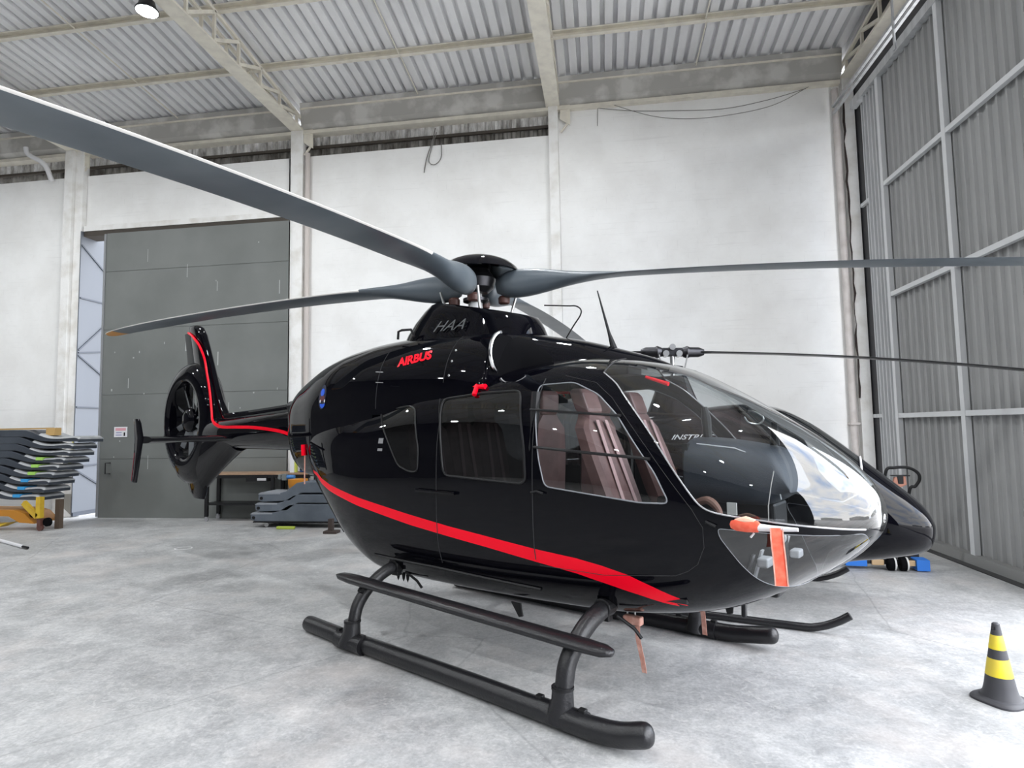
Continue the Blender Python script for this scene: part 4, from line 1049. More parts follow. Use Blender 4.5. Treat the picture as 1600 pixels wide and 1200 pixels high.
MB().tube([K((1.14, -.80, 1.262)), K((1.22, -.80, 1.262)), K((1.30, -.80, 1.265)), K((1.36, -.80, 1.268))], [.022, .017, .013, .010], 12).build('pitot_tube', WHITE, H, smooth=True)
MB().bar(K((1.16, -.64, 1.245)), K((1.16, -.80, 1.262)), .03, .02).build('pitot_mount', SATIN, H)
MB().tube([K((1.12, -.79, 1.225)), K((1.10, -.79, 1.20))], .006, 8).build('pitot_drain', WHITE, H, smooth=True)
rb = ribbon('remove_before_flight_streamer', [K((1.255, -.822, 1.27)), K((1.258, -.83, 1.2)), K((1.265, -.83, 1.1)), K((1.272, -.835, .96))], .062, REDTAG, H, wd=(.9, .4, 0))
for dx in (-.031, .031): ribbon('streamer_border', [K((1.255, -.822, 1.27)) + Vector((dx * .9, dx * .4 - .004, 0)), K((1.258, -.83, 1.2)) + Vector((dx * .9, dx * .4 - .004, 0)), K((1.265, -.83, 1.1)) + Vector((dx * .9, dx * .4 - .004, 0)), K((1.272, -.835, .96)) + Vector((dx * .9, dx * .4 - .004, 0))], .006, PINKTAG, rb, wd=(.9, .4, 0))
t1_ = MB().box(.06, .20, -.46, -.40, .44, .50).xf(K).build('drain_cover', PINKTAG, H, bevel=.01)
ribbon('drain_cover_streamer', [K((.165, -.43, .46)), K((.165, -.435, .35)), K((.19, -.43, .22)), K((.205, -.43, .12))], .035, PINKTAG, H)
for x_ in (.08, .14): MB().tube([K((x_, -.42, .49)), K((x_, -.42, .60))], .006, 8).build('drain_pin', STEEL, H, smooth=True)
ribbon('belly_streamer', [K((.34, .28, .60)), K((.345, .28, .48)), K((.35, .285, .36)), K((.36, .28, .22))], .035, PINKTAG, H)

# ---- cabin
CARPET = mat('cabin_floor_dark', (.02, .02, .022), .8)
MB().box(-2.5, .62, -.62, .62, .70, .73).xf(K).build('cabin_floor', CARPET, H)
MB().loft([[K((x, s * w_, z)) for s, z in ((-1, .73), (1, .73), (1, 2.0), (-1, 2.0))] for x, w_ in ((-2.52, .60), (-2.48, .60))]).build('rear_bulkhead', CARPET, H)
def seat(x, y, zs=1.12, f=1, rec=.22, high=.95, name='crew_seat'):
    st = MB().box(-.02, .46, -.22, .22, -.06, .06).xf(lambda p: K((x + f * p.x, y + p.y, zs + p.z + .06 * p.x))).build(name, LEATH, H, bevel=.03)
    rg = []
    for t, hw_, th in ((0, .20, .06), (.15, .225, .07), (.45, .235, .065), (.68, .215, .06), (.76, .13, .05), (.79, .105, .05)):
        c_ = Vector((x - f * rec * t / .8 * 1.35, y, zs + .04 + t))
        rg.append([K(c_ + Vector((f * th, hw_ * .85, 0))), K(c_ + Vector((f * th * .5, hw_, 0))), K(c_ + Vector((-f * th, hw_ * .9, 0))), K(c_ + Vector((-f * th, -hw_ * .9, 0))), K(c_ + Vector((f * th * .5, -hw_, 0))), K(c_ + Vector((f * th, -hw_ * .85, 0)))])
    MB().loft(rg).build('backrest', LEATH, st, smooth=True)
    rg = []
    for t, hw_, th in ((.79, .11, .05), (.83, .125, .06), (.95, .125, .06), (.985, .10, .045)):
        c_ = Vector((x - f * rec * t / .8 * 1.35, y, zs + .04 + t))
        rg.append([K(c_ + Vector((f * th, hw_ * .9, 0))), K(c_ + Vector((-f * th, hw_ * .9, 0))), K(c_ + Vector((-f * th, -hw_ * .9, 0))), K(c_ + Vector((f * th, -hw_ * .9, 0)))])
    MB().loft(rg).build('headrest', LEATH, st, bevel=.015)
    for dy in (-.075, .075):
        pts = [K((x + f * .075 - f * rec * t / .8 * 1.35, y + dy * (1.2 - .5 * t), zs + .04 + t)) for t in (.02, .2, .4, .6, .74)]
        rg = [[p + Vector((.002, -.02, 0)), p + Vector((.002, .02, 0)), p + Vector((.006, .02, 0)), p + Vector((.006, -.02, 0))] for p in pts]
        MB().loft(rg).build('shoulder_belt', BELT, st)
    MB().box(-.01, .30, -.16, .16, -.42, -.06).xf(lambda p: K((x + f * p.x, y + p.y, zs + p.z))).build('seat_pedestal', SATIN, st)
    return st
for y in (-.38, .38): seat(.08, y)
for y in (-.42, 0, .42): seat(-1.9, y, name='passenger_seat', rec=.10)
for y in (-.42, .42): seat(-.66, y, f=-1, rec=.03, name='passenger_seat')
# glare shield hump over the instrument panel
def hump(): 
    rg = []
    for i in range(15):
        t = i / 14; x = .52 + .66 * t
        zt_ = 1.76 - .10 * t ** 1.5 - (.22 * ((t - .8) / .2) ** 2 if t > .8 else 0); zb_ = 1.30 + (.10 * ((t - .75) / .25) if t > .75 else 0)
        hw_ = .36 - .10 * t * t
        rg.append([K((x, hw_ * math.copysign(abs(math.cos(a)) ** .55, math.cos(a)), (zt_ + zb_) / 2 + (zt_ - zb_) / 2 * math.copysign(abs(math.sin(a)) ** .7, math.sin(a)))) for a in [2 * PI * k / 28 for k in range(28)]])
    return MB().loft(rg).build('glare_shield', DLEATH, H, smooth=True, sharp=50)
gs = hump()
MB().loft([[K((.50, -.33, 1.0)), K((.50, .33, 1.0)), K((.50, .33, 1.72)), K((.50, -.33, 1.72))], [K((.54, -.33, 1.0)), K((.54, .33, 1.0)), K((.54, .33, 1.72)), K((.54, -.33, 1.72))]]).build('instrument_panel', SATIN, H)
MB().box(.2, 1.05, -.15, .15, .70, 1.32).xf(K).build('centre_console', SATIN, H, bevel=.02)
for i, (y, z) in enumerate(((-.22, 1.60), (-.08, 1.60), (.08, 1.60), (.22, 1.60), (-.22, 1.44), (-.08, 1.44), (.08, 1.44), (.22, 1.44))):
    MB().box(.488, .50, y - .055, y + .055, z - .055, z + .055).xf(K).build('instrument_display', DGREY, H)
MB().tube([K((1.12, -.235, 1.36)), K((1.10, -.24, 1.5)), K((1.02, -.25, 1.62)), K((.85, -.28, 1.69)), K((.6, -.31, 1.72))], .004, 6).build('stitched_seam', GREYP, gs, smooth=True)
for y in (-.38, .38):
    MB().tube(smoothpath([K(p) for p in ((.42, y, .72), (.50, y, .95), (.46, y, 1.15), (.50, y, 1.30), (.52, y, 1.40))], 5), [.014] * 20 + [.024], 8).build('cyclic_stick', SATIN, H, smooth=True)
    MB().tube([K((.05, y + .27, .9)), K((.40, y + .27, 1.22)), K((.50, y + .27, 1.28))], [.014, .014, .022], 8).build('collective_lever', SATIN, H, smooth=True)
    for dy in (-.09, .09): MB().bar(K((.92, y * .8 + dy, .82)), K((.98, y * .8 + dy, 1.02)), .05, .012).build('rudder_pedal', WHITE if dy > 0 else STEEL, H)
MB().tube(smoothpath([K(p) for p in ((.56, -.42, 1.29), (.64, -.43, 1.33), (.72, -.44, 1.35), (.78, -.44, 1.30), (.80, -.44, 1.24))], 4), [.01, .018, .022, .022, .024, .024, .026, .026, .026, .026, .026, .024, .022, .020, .018, .016, .01], 10).build('leather_glove', mat('brown_glove', (.24, .13, .10), .6), H, smooth=True)
MB().box(.885, .945, -.56, -.55, 1.285, 1.36).xf(K).build('checklist_card', mat('card_paper', (.62, .61, .58), .7), H)
# compass, hook, headset hanger and ceiling lever on the centre post
MB().box(.80, .87, -.035, .035, 1.93, 1.985).xf(K).build('standby_compass', SATIN, H, bevel=.01)
MB().tube(smoothpath([K(p) for p in ((.86, -.02, 1.945), (.93, -.05, 1.93), (.98, -.06, 1.89), (.95, -.06, 1.85), (.88, -.06, 1.86), (.85, -.06, 1.90))], 5), .006, 8).build('map_hook', STEEL, H, smooth=True)
MB().tube([K((.56, 0, 1.74)), K((.55, 0, 1.90)), K((.54, 0, 1.98))], [.03, .035, .02], 10).build('camera_mount', SATIN, H, smooth=True)
MB().tube([K((1.03, 0, 1.70)), K((1.03, 0, 1.86))], [.03, .02], 10).build('camera_mount', SATIN, H, smooth=True)
MB().tube([K((.20, -.25, 2.215)), K((.38, -.25, 2.15))], [.010, .015], 10).build('red_brake_lever', RED, H, smooth=True)
MB().box(-.62, -.02, -.12, .12, 2.26, 2.32).xf(K).build('overhead_console', SATIN, H, bevel=.01)
# door posts inside
for s in (-1, 1):
    MB().tube([K((-.50, s * .69, 2.12)), K((-.50, s * .755, 1.7)), K((-.50, s * .72, .95))], .035, 8).build('door_post', SATIN, H, smooth=True)
MB().tube([K((1.155, -.63, 1.26)), K((1.148, -.60, 1.36)), K((1.155, -.55, 1.48)), K((1.16, -.50, 1.56))], .003, 6).build('yaw_string', mat('string_grey', (.4, .38, .36), .8), H, smooth=True)
MB().box(.98, 1.05, -.34, -.22, .93, .99).box(1.16, 1.22, -.26, -.16, 1.0, 1.05).xf(K).build('landing_lamp', WHITE, H, bevel=.01)
MB().lathe([(0, 0), (.07, .01), (.08, .04), (.05, .07)], n=18, axis='y').xf(lambda p: K(p * .6 + Vector((1.14, -.42, 1.15)))).build('vent_duct', GREYP, H, smooth=True)
# ================================================================= SECOND HELICOPTER behind
H2 = empty('helicopter', (2.11, 6.73, 0), R(-20), 'smaller black two-blade helicopter parked behind the large one, nose showing at right', 'helicopter')
B2 = [(-2.75, .95, 1.25, 1.55, .12, 2, 2), (-2.3, .72, 1.2, 1.72, .30, 2.2, 2.2), (-1.8, .52, 1.15, 1.90, .46, 2.5, 2.3), (-1.2, .43, 1.12, 2.02, .54, 2.7, 2.4), (-.6, .41, 1.10, 2.07, .57, 2.8, 2.4), (-.3, .41, 1.10, 2.03, .57, 2.7, 2.3), (0, .42, 1.08, 1.88, .56, 2.6, 2.2),
      (.2, .44, 1.05, 1.73, .53, 2.5, 2.1), (.4, .48, 1.0, 1.56, .49, 2.4, 2.0), (.6, .515, .92, 1.385, .48, 2.4, 2.0), (.8, .56, .88, 1.21, .44, 2.3, 2.1), (.92, .59, .87, 1.10, .385, 2.3, 2.1), (.99, .63, .86, 1.02, .33, 2.2, 2.1), (1.02, .67, .85, .97, .28, 2.1, 2.0), (1.042, .72, .85, .92, .21, 2, 2), (1.055, .78, .85, .885, .12, 2, 2), (1.06, .84, .85, .855, .01, 2, 2)]
def ring2(x, n=64): return section(B2, x, n)
xs2 = [-2.75 + .08 * i for i in range(44)] + [.81, .86, .9, .94, .97, 1.0, 1.02, 1.035, 1.045, 1.052, 1.057, 1.06]
xs2 = sorted(set(round(q, 3) for q in xs2))
mb = MB().loft([ring2(x) for x in xs2])
fi = 0
WS2 = [(-.62, 1.30), (-.55, 2.3), (.47, 2.3), (.475, 1.20), (.30, 1.10), (-.10, 1.16)]
for i in range(len(xs2) - 1):
    for k in range(64):
        p = (Vector(mb.v[i * 64 + k]) + Vector(mb.v[(i + 1) * 64 + (k + 1) % 64])) / 2
        if inpoly((p.x, p.z), WS2) : mb.m[fi] = 1
        fi += 1
body2 = mb.build('fuselage_shell', [BLACK, mat('dark_bubble_glass', (.006, .007, .008), .03, coat=1.)], H2, smooth=True, sharp=80)
for s in (-1, 1):
    P_ = []
    for a, b_ in zip(WS2[2:], WS2[3:] + WS2[:1]):
        for j in range(6):
            x = a[0] + (b_[0] - a[0]) * j / 6; z = a[1] + (b_[1] - a[1]) * j / 6
            zb, zw, zt, hw, nb, nt_ = params(B2, x); z = min(z, zt - .004)
            P_.append((x, -s * ysurf(B2, x, z, .002) * -1 if False else s * -ysurf(B2, x, z, .003), z))
    MB().tube(P_, .007, 6).build('windscreen_strip', WHITE if False else TRIMG, body2, smooth=True)
def zt2(x, y):
    zb, zw, zt, hw, nb, nt_ = params(B2, x); return zw + (zt - zw) * (1 - min(abs(y / hw), .999) ** nt_) ** (1 / nt_)
MB().tube([(.475, y, zt2(.475, y) + .004) for y in [-.46 + .046 * i for i in range(21)]], .010, 6).build('windscreen_strip', WHITE, body2, smooth=True)
# mast fairing, mast, head
MX = -1.37
MB().loft([[(MX + rx * math.cos(a), ry * math.sin(a), z) for a in [2 * PI * k / 20 for k in range(20)]] for rx, ry, z in ((.34, .16, 1.95), (.24, .10, 2.2), (.17, .065, 2.38), (.15, .055, 2.42))]).build('mast_fairing', BLACK, H2, smooth=True)
MB().tube([(MX, 0, 2.38), (MX, 0, 2.72)], .028, 14).build('rotor_mast', STEEL, H2, smooth=True)
MB().lathe([(.05, 2.45), (.13, 2.455), (.14, 2.475), (.10, 2.49), (.09, 2.50), (.12, 2.51), (.12, 2.53), (.05, 2.545)], c=(MX, 0, 0), n=24).build('swashplate', DSTEEL, H2, smooth=True)
tip = Vector((4.58, 7.25, 2.57)); hubw = Vector((2.11 + MX * math.cos(R(-20)), 6.73 + MX * math.sin(R(-20)), 2.70))
MI = Matrix.Rotation(R(20), 3, 'Z')
bd = MI @ (tip - hubw); bd.normalize(); bc = Vector((-bd.y, bd.x, 0)).normalized()
hc = Vector((MX, 0, 2.70))
hb = MB(); hb.bar(hc - bd * .12 + Vector((0, 0, .0)), hc + bd * .12, .09, .11)
hb.lathe([(0, -.07), (.035, -.07), (.045, -.04), (.045, .04), (.035, .07), (0, .07)], n=14).xf(lambda p: p, 0)
hub2 = MB().bar(hc - bd * .13, hc + bd * .13, .08, .10).build('rotor_hub', DSTEEL, H2, bevel=.02)
for o_ in ((0, .055), (-.075, -.02), (.075, -.02)):
    MB().tube([hc + bd * o_[0] - bc * .075 + Vector((0, 0, o_[1])), hc + bd * o_[0] + bc * .075 + Vector((0, 0, o_[1]))], .036, 14).build('hinge_bolt', STEEL, hub2, smooth=True)
for sg_ in (-1, 1):
    d_ = bd * sg_
    MB().tube([hc + d_ * .12, hc + d_ * .17, hc + d_ * .20, hc + d_ * .30, hc + d_ * .36], [.055, .075, .06, .058, .035], 14).build('blade_grip', DSTEEL, H2, smooth=True)
    rg = []
    for r_ in (.30, .45, .8, 1.2, 1.6, 2.1, 2.6, 3.1, 3.5, 3.82):
        c_ = hc + d_ * r_ + Vector((0, 0, -.20 * (r_ / 3.8) ** 2)); ch = .09 if r_ > .4 else .05; th_ = .011 if r_ > .4 else .02
        rg.append([c_ + bc * ch * math.cos(a) + Vector((0, 0, th_ * math.sin(a))) for a in [2 * PI * k / 12 for k in range(12)]])
    MB().loft(rg).build('rotor_blade', mat('thin_blade_dark', (.02, .02, .022), .3, metal=.3), H2, smooth=True, sharp=50)
    MB().tube([hc + d_ * .16 - bc * .10 + Vector((0, 0, -.04)), hc + d_ * .12 - bc * .08 + Vector((0, 0, -.22))], .009, 8).build('pitch_link', STEEL, H2, smooth=True)
# tail boom
MB().tube([(-2.6, 0, 1.28), (-4.0, 0, 1.36), (-5.6, 0, 1.46)], [.14, .10, .065], 18).build('tail_boom', BLACK, H2, smooth=True)
MB().prism([(-5.3, 1.45), (-5.55, 2.05), (-5.8, 2.05), (-5.7, 1.45), (-5.75, .95), (-5.6, .95)], -.02, .02).build('tail_fin', BLACK, H2)
MB().bar((-5.62, .12, 1.0), (-5.62, .12, 1.95), .10, .012).build('tail_rotor', STEEL, H2)
text_on('INSTRUÇÃO', lambda u, v: Vector((-1.31 + .62 * u + .015 * v, -.60 if False else ysurf(B2, -1.31 + .62 * u, 1.695 + .06 * v, .006), 1.695 + .065 * v)), WHITE, 'white_lettering', H2, shear=.25, bold=.012)
for s in (-1, 1):
    y = s * .965
    P_ = smoothpath([(-2.35, y, .035), (-1.2, y, .035), (-.15, y, .035), (.05, y, .05), (.20, y, .11), (.31, y, .18)], 5)
    MB().tube(P_, .034, 14).build('skid_tube', SKIDP, H2, smooth=True)
    for xj in (-1.75, -.56):
        MB().tube([(xj, y, .05), (xj, y * .96, .22), (xj, s * .55, .52)], .026, 10).build('skid_strut', SKIDP, H2, smooth=True)

# ================================================================= TRAFFIC CONE
cn = empty('traffic_cone', (2.55, 4.55, 0), 0, 'yellow and black striped traffic cone on the floor at lower right', 'traffic cone')
CBK = mat('cone_dark_rubber', (.055, .055, .062), .55); CYL = mat('cone_yellow', (.85, .68, .04), .45, noise=((.78, .60, .10), 8, .4, .7))
mb = MB(); NN = 40
def rc(z): return .022 + (.098 - .022) * (1 - (z - .03) / .46)
zs = [(.03, 0), (.17, 0), (.172, 1), (.275, 1), (.277, 0), (.335, 0), (.337, 1), (.425, 1), (.427, 0)]
prev = None
pr = [(.0, .0)]
def cone_seg(z0, z1, m_, nm, thick=.0015):
    return MB().lathe([(rc(z0) + thick, z0), (rc(z1) + thick, z1)], n=NN).build(nm, m_, cn, smooth=True)
body = MB(); body.lathe([(rc(.03) + .035, .022), (rc(.03) + .012, .032), (rc(.045), .06)] + [(rc(z), z) for z in (.10, .2, .3, .4, .435)], n=NN).build('cone_body', CBK, cn, smooth=True)
cone_seg(.165, .275, CYL, 'yellow_band'); cone_seg(.335, .425, CYL, 'yellow_band')
# top grip with a slot through it
tp = []
MB().lathe([(rc(.435), .435), (rc(.45), .45)], n=NN).build('grip_base', CBK, cn, smooth=True)
for a in (0, PI):
    vs = []; seg = 12
    for z_, rr_ in ((.45, rc(.45)), (.478, rc(.478))):
        for k in range(seg + 1):
            t = a + R(35) + (R(110)) * k / seg
            vs.append((rr_ * math.cos(t + R(20)), rr_ * math.sin(t + R(20)), z_))
    for z_, rr_ in ((.45, rc(.45) - .008), (.478, rc(.478) - .008)):
        for k in range(seg + 1):
            t = a + R(35) + (R(110)) * k / seg
            vs.append((rr_ * math.cos(t + R(20)), rr_ * math.sin(t + R(20)), z_))
    n1_ = seg + 1
    fs = [(k, k + 1, n1_ + k + 1, n1_ + k) for k in range(seg)] + [(2 * n1_ + k + 1, 2 * n1_ + k, 3 * n1_ + k, 3 * n1_ + k + 1) for k in range(seg)]
    fs += [(0, n1_, 3 * n1_, 2 * n1_), (seg, 2 * n1_ + seg, 3 * n1_ + seg, n1_ + seg)]
    MB().add(vs, fs).build('grip_side', CBK, cn, smooth=True)
MB().lathe([(rc(.478), .478), (rc(.49), .495), (.013, .502), (0, .502)], n=NN).build('grip_top', CBK, cn, smooth=True)
sq = roundpoly([(-.145, -.145), (.145, -.145), (.145, .145), (-.145, .145)], .10, 6)
MB().loft([[(x * k_, y * k_, z) for x, y in sq] for k_, z in ((1, 0), (1, .012), (.94, .022), (.8, .028))]).xf(lambda p: Matrix.Rotation(R(28), 3, 'Z') @ p).build('base', CBK, cn, smooth=True, sharp=40)

# ================================================================= LEFT STACK of long moulded planks on a yellow truck
PLK = mat('plank_dark_grey', (.035, .042, .055), .45, noise=((.055, .065, .08), 3, .4, .7))
PLE = mat('plank_pale_edge', (.34, .35, .36), .6, noise=((.46, .47, .48), 6, .4, .7))
TG = mat('green_tape', (.35, .62, .12), .6); TB = mat('blue_tape', (.04, .30, .62), .6)
tips = [(-10.16, 1.755), (-10.30, 1.62), (-10.36, 1.485), (-10.47, 1.345), (-10.60, 1.205), (-10.70, 1.06), (-10.79, .92), (-10.89, .77), (-11.02, .62)]
ordn = ['topmost', 'second from top', 'third from top', 'fourth from top', 'fifth from top, middle one', 'fourth from bottom', 'third from bottom', 'second from bottom', 'lowest']
tapes = [None, None, None, 'green', 'green', 'green', 'blue', 'blue', 'blue']
for i, (tx, tz) in enumerate(tips):
    r_ = empty('moulded_plank', (tx, 10.75, tz), 0, ('long dark grey moulded plank, %s of the left stack%s' % (ordn[i], ', %s tape' % tapes[i] if tapes[i] else '')), 'plank', 'moulded planks stacked on the left')
    path = [(0, .02, .10), (-.10, .05, .12), (-.45, .035, .085), (-.68, .05, .105), (-.90, .115, .17), (-1.15, .20, .215), (-1.5, .225, .22), (-3.6, .225, .22)]
    up = [Vector((x, 0, z)) for x, z, h in path]; hs = [h for _, _, h in path]
    P_ = smoothpath(up, 4); X_ = [-v.x for v in up]
    rg = []; re_ = []
    for p in P_:
        h = pchip(X_, hs, -p.x) * .62
        rg.append([(p.x, -.30, p.z), (p.x, -.30, p.z - h), (p.x, .30, p.z - h), (p.x, .30, p.z)])
        re_.append([(p.x + .01, -.26, p.z + .035), (p.x + .01, -.31, p.z), (p.x, .31, p.z), (p.x, .26, p.z + .035)])
    MB().loft(rg).build('plank_body', PLK, r_, bevel=.008)
    k1 = next(j for j, p in enumerate(P_) if p.x < -.92)
    MB().loft(re_[:k1]).build('pale_rim', PLE, r_)
    if tapes[i]: MB().box(-.62 + .03 * (i % 3), -.46 + .03 * (i % 3), -.315, -.05, .028, .088).build('%s_tape' % tapes[i], TG if tapes[i] == 'green' else TB, r_)
YEL = mat('yellow_truck_paint', (.62, .42, .03), .5, noise=((.50, .30, .03), 6, .4, .7)); ORG = mat('orange_truck_paint', (.48, .20, .02), .45)
tr = empty('pallet_truck', (-11.3, 10.75, 0), 0, 'yellow and orange hand truck under the left plank stack', 'hand truck')
def pt(nm, mb, m_, **k): return mb.build(nm, m_, tr, **k)
pt('post', MB().box(.30, .40, -.36, -.27, .25, .66), YEL)
pt('brace', MB().bar((.0, -.33, .55), (.32, -.33, .28), .06, .10), YEL)
pt('deck', MB().prism([(-2.6, .42), (-.25, .40), (.0, .34), (.24, .14), (-.1, .16), (-.35, .28), (-2.6, .30)], -.32, .25), ORG)
pt('lower_fork', MB().prism([(-2.6, .10), (-.5, .13), (-.3, .17), (-.6, .06), (-2.6, .03)], -.34, -.1), YEL)
pt('mast_bar', MB().box(.42, .52, -.05, .05, .0, .58), mat('truck_mast_brown', (.10, .07, .05), .6))
tag(MB().box(-14.2, -10.95, 10.6, 10.68, 1.985, 2.015).box(-11.0, -10.8, 10.55, 10.7, 1.86, 2.01).build('tan_batten', mat('batten_tan', (.50, .32, .12), .6)), 'thin tan batten lying on top of the left plank stack', 'batten')
for x, z, r_ in ((.18, .33, .075), (.50, .17, .085)): pt('wheel', MB().lathe([(0, -.03), (r_ * .5, -.03), (r_, -.025), (r_, .025), (r_ * .5, .03), (0, .03)], c=(x, -.28, z), n=22, axis='y'), RUBBER, smooth=True)
pt('castor', MB().lathe([(0, -.02), (.065, -.02), (.065, .02), (0, .02)], c=(.36, -.3, .066), n=18, axis='y').box(.32, .40, -.34, -.25, .10, .24), mat('castor_red_brown', (.12, .05, .04), .5))
pt('castor', MB().lathe([(0, -.02), (.065, -.02), (.065, .02), (0, .02)], c=(-1.4, .1, .066), n=18, axis='y').box(-1.44, -1.36, .06, .14, .10, .30), SATIN)
YT = mat('yellow_wall_tape', (.80, .72, .10), .7)
for i, (x, z, hh) in enumerate(((-11.97 + .0, 1.56, .16), (-12.06, 1.24, .10))):
    tag(MB().box(x - .06, x - .0, YB - .137, YB - .131, z - hh, z + hh).build('tape_strip', YT), ['upper strip of yellow tape on the left column', 'lower strip of yellow tape on the left column'][i], 'tape')
tag(MB().prism([(-12.18, .52), (-12.02, .52), (-12.01, .05), (-12.22, .22)], YB - .138, YB - .132).build('bare_patch', mat('bare_cement', (.33, .32, .29), .9)), 'bare cement patch at the foot of the left column', 'patch')
pl_ = empty('floor_pole', (-9.55, 8.82, 0), 0, 'thin white pole with a black end lying on the floor at far left', 'pole')
MB().tube([(0, 0, .03), (-2.05, 1.02, .03)], .028, 8).build('shaft', WHITE, pl_, smooth=True)

MB().tube([(.19, -.09, .03), (0, 0, .03)], .022, 8).build('handle_end', SATIN, pl_, smooth=True)
tag(MB().loft([[((.12 + dr) * math.cos(2 * PI * k / 30) - 6.76, (.12 + dr) * .9 * math.sin(2 * PI * k / 30) + 9.0, z) for k in range(30)] for dr, z in ((0, .001), (.0, .003), (.018, .003), (.018, .001))], cap=False).build('chalk_ring', mat('chalk', (.8, .8, .8), .9)), 'small white chalk ring drawn on the floor behind the skids', 'chalk mark')

# ================================================================= WORKBENCH and things on it
wb = empty('workbench', (-7.33, 11.75, 0), 0, 'black steel workbench with wooden top before the grey door', 'workbench')
def pw(nm, mb, m_, **k): return mb.build(nm, m_, wb, **k)
pw('tabletop', MB().box(-1.0, 1.35, -.05, .40, .97, 1.01), mat('plywood_top', (.30, .19, .12), .6, noise=((.38, .26, .17), 8, .4, .7)))
pw('top_frame', MB().box(-1.0, 1.35, -.04, .0, .90, .97).box(-1.0, 1.35, .36, .40, .90, .97), SATIN)
for x in (-.96, .53, 1.28):
    for y in (-.03, .37): pw('leg', MB().box(x - .035, x + .035, y - .02, y + .03, .10, .95), SATIN)
pw('lower_shelf', MB().box(-1.0, 1.35, -.04, .40, .34, .38), SATIN)
for x in (-.96, 1.28):
    for y in (-.02, .37): pw('castor', MB().lathe([(0, -.015), (.045, -.015), (.045, .015), (0, .015)], c=(x, y, .046), n=16, axis='y').box(x - .02, x + .02, y - .025, y + .025, .06, .11), mat('castor_pale', (.4, .4, .42), .4, metal=.5))
pw('drawer', MB().box(-.05, .42, -.055, .2, .83, .93), SATIN); pw('drawer_label', MB().box(.20, .40, -.060, -.056, .85, .90), mat('label_grey', (.5, .5, .5), .6))
vs_ = empty('bench_vice', (-6.42, 11.62, .86), 0, 'grey bench vice with a blue handle on the workbench edge', 'vice')
MB().box(-.10, .0, -.05, .05, .0, .13).box(-.18, -.12, -.05, .05, .02, .12).build('jaw', mat('vice_grey', (.16, .18, .18), .5), vs_, bevel=.01)
MB().tube([(-.2, 0, .06), (.14, 0, .06)], .022, 10).build('screw', STEEL, vs_, smooth=True)
MB().tube([(.0, 0, .07), (.16, 0, .07)], .04, 12).build('blue_sleeve', mat('vice_blue', (.06, .22, .55), .5), vs_, smooth=True)
o = MB().box(-6.42, -6.33, 11.72, 11.80, 1.01, 1.47).build('narrow_board', WHITE); tag(o, 'narrow white board standing on the workbench', 'board')
tag(MB().box(-6.33, -6.24, 11.74, 11.80, 1.42, 1.50).box(-6.33, -6.29, 11.74, 11.80, 1.012, 1.42).build('marker_flag', mat('lime_label', (.55, .60, .10), .6)), 'lime tag on a thin post next to the narrow white board', 'tag')
bx = empty('blue_box', (-6.0, 11.85, 1.012), 0, 'dark blue box with a pale barcode label on the workbench', 'box')
MB().box(-.22, .30, -.1, .12, 0, .52).build('box_body', mat('deep_blue', (.01, .05, .16), .5), bx, bevel=.01)
MB().box(-.16, .12, -.105, -.10, .03, .17).build('barcode_label', mat('pale_label', (.42, .41, .38), .6), bx)
tag(MB().lathe([(.0, 0), (.11, .005), (.17, .04), (.19, .12), (.19, .21), (.0, .22)], c=(-6.12, 11.5, .685), n=28).build('orange_drum', mat('orange_plastic', (.62, .24, .02), .45), smooth=True), 'orange round container on top of the grey trays', 'container')

# trays on the trolley
TRYM = mat('tray_slate_grey', (.095, .115, .14), .5, noise=((.13, .15, .18), 3, .4, .7)); TRYE = mat('tray_pale_edge', (.28, .30, .33), .55)
trlab = ['upper', 'middle', 'lowest']
for i, (x0, z0) in enumerate(((-6.68, .50), (-6.74, .31), (-6.84, .125))):
    r_ = empty('moulded_tray', (x0, 11.3, z0), 0, 'slate grey moulded tray with a stepped end, %s of three by the bench' % trlab[i], 'tray', 'moulded trays stacked by the workbench')
    pf = [(0, .03), (0, .15), (.05, .18), (.46, .175), (.58, .21), (.80, .37), (.90, .385), (2.1, .385), (2.1, .0), (.1, .0)]
    if i > 0: pf = [(0, .03), (0, .15), (.05, .18), (.46, .175), (.58, .21), (.80, .345), (.90, .355), (2.1, .355), (2.1, .0), (.1, .0)]
    pf = [(x, z * (.98 if i == 0 else .93)) for x, z in pf]
    if i < 2: pf = pf[:8] + [(2.1, .17), (.88, .17), (.66, .02), (.1, .0)]
    MB().prism(pf, -.30, .30).build('tray_body', TRYM, r_, bevel=.012)
    MB().prism([(-.005, pf[1][1] - .005), (.05, pf[2][1] + .004), (.46, pf[3][1] + .004), (.46, pf[3][1] - .025), (.03, pf[2][1] - .035)], -.306, .306).build('pale_rim', TRYE, r_)
    MB().lathe([(0, -.01), (.03, -.01), (.03, .01), (0, .01)], c=(.07, -.305, .07), n=14, axis='y').build('clasp', SATIN, r_)
td = empty('tray_dolly', (-6.2, 11.3, 0), 0, 'low dark dolly on castors under the stacked grey trays', 'dolly')
MB().box(-.6, 1.5, -.28, .28, .095, .12).build('deck', SATIN, td)
for x in (-.35, 1.3):
    for y in (-.2, .2): MB().lathe([(0, -.015), (.045, -.015), (.045, .015), (0, .015)], c=(x, y, .047), n=14, axis='y').build('castor', STEEL, td, smooth=True)
tag(MB().box(-6.22, -5.86, 10.86, 10.93, 0, .05).build('lime_wedge', mat('lime_plastic', (.45, .55, .08), .6), bevel=.01), 'lime coloured chock on the floor before the grey trays', 'chock')
tag(MB().box(-5.05, -4.80, 10.40, 10.6, 0, .05).box(-4.98, -4.90, 10.45, 10.55, .05, .26).build('wheel_chock', mat('brown_black', (.05, .035, .03), .7), bevel=.008), 'small dark stand on the floor right of the lime chock', 'stand')

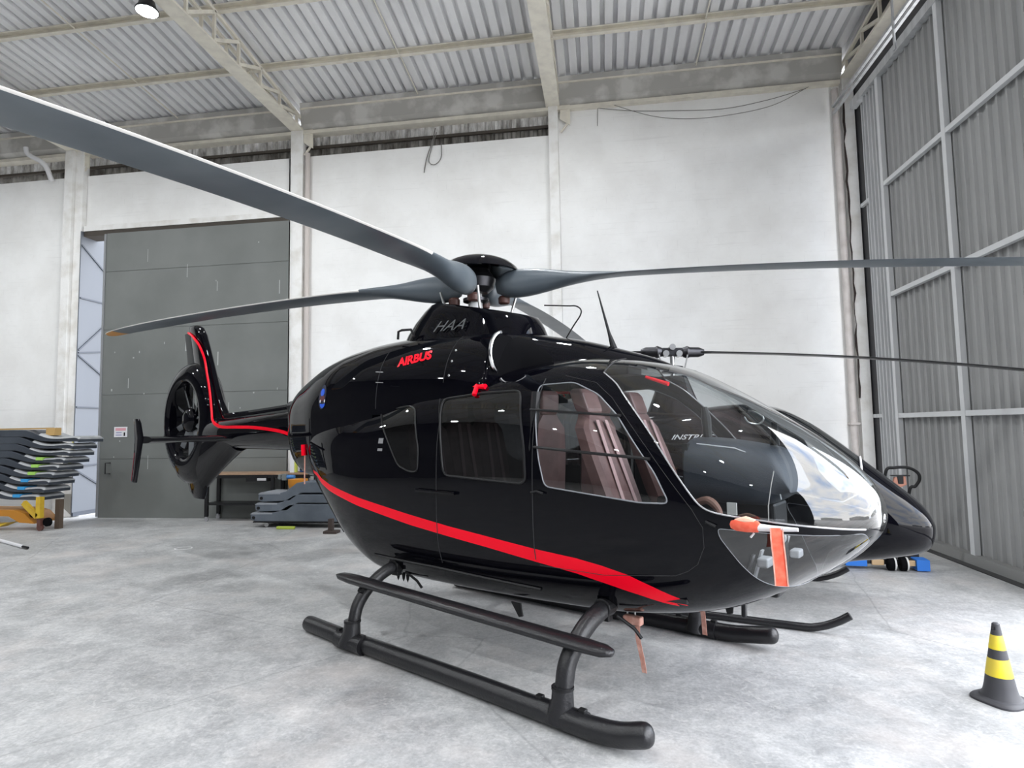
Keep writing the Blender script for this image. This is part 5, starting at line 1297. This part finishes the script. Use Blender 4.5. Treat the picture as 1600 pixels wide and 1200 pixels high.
# ================================================================= low cart by the sliding door
lc = empty('ground_cart', (3.50, 8.32, 0), R(-6), 'low tow cart with white-rimmed wheels behind the helicopter noses', 'cart')
CB = mat('cart_blue', (.01, .16, .60), .5); CT = mat('cart_tan', (.48, .33, .18), .6)
MB().box(.28, .42, -.1, .1, .015, .145).build('blue_box_end', CB, lc); MB().box(-.50, -.26, -.06, .2, .04, .12).build('blue_box_end', CB, lc)
MB().box(-.30, .30, -.04, .16, .07, .13).build('frame', SATIN, lc)
for x in (-.15, .20): MB().box(x - .06, x + .08, -.07, -.04, .06, .13).build('bracket', CT, lc, bevel=.01)
for x in (.0, .135):
    MB().lathe([(0, -.03), (.085, -.03), (.085, .03), (0, .03)], c=(x, -.06, .086), n=24, axis='x').build('tyre', RUBBER, lc, smooth=True)
    MB().lathe([(.06, -.0), (.082, .0), (.084, .035), (.06, .035)], c=(x + .015, -.06, .086), n=24, axis='x').build('white_rim', mat('rim_pale', (.62, .62, .60), .5), lc, smooth=True)
MB().tube(smoothpath([(.10, .35, .12), (.12, .38, .9), (.15, .38, 1.20), (.25, .38, 1.24), (.41, .38, 1.24), (.52, .38, 1.17), (.53, .38, 1.08), (.48, .38, 1.0), (.40, .38, .90), (.36, .38, .12)], 6), .020, 10).build('loop_handle', SATIN, lc, smooth=True)
MB().box(.10, .45, .32, .42, .08, .14).build('handle_foot', SATIN, lc)
MB().prism([(.24, 1.12), (.22, 1.03), (.30, .98), (.38, 1.02), (.37, 1.13), (.34, 1.13), (.34, 1.05), (.28, 1.03), (.27, 1.12)], .36, .42).build('orange_hook', mat('hook_orange', (.60, .28, .20), .6), lc, bevel=.008)
MB().box(.20, .42, .355, .415, 1.13, 1.145).box(.28, .34, .36, .41, 1.03, 1.13).build('hook_plate', SATIN, lc)

# ================================================================= OUTSIDE, seen only in reflections
dh = MB(); dh.prism([(-40, 0), (-40, 9), (-20, 13), (0, 9), (0, 0)], 0, 30, 'yz')
for i, (x, y, w_, h) in enumerate(((120, -60, 60, 9), (130, 20, 45, 7), (110, 90, 50, 10), (90, -140, 60, 8))):
    tag(MB().box(x, x + 20, y, y + w_, 0, h).prism([(y, h), (y + w_ / 2, h + 3), (y + w_, h)], x, x + 20, 'yz').build('distant_hangar', mat('distant_wall', (.42, .42, .40), .8)), 'distant pale hangar across the apron, %s from the left' % ORD[[3, 0, 1, 2].index(i) if False else i], 'hangar', 'distant hangars')
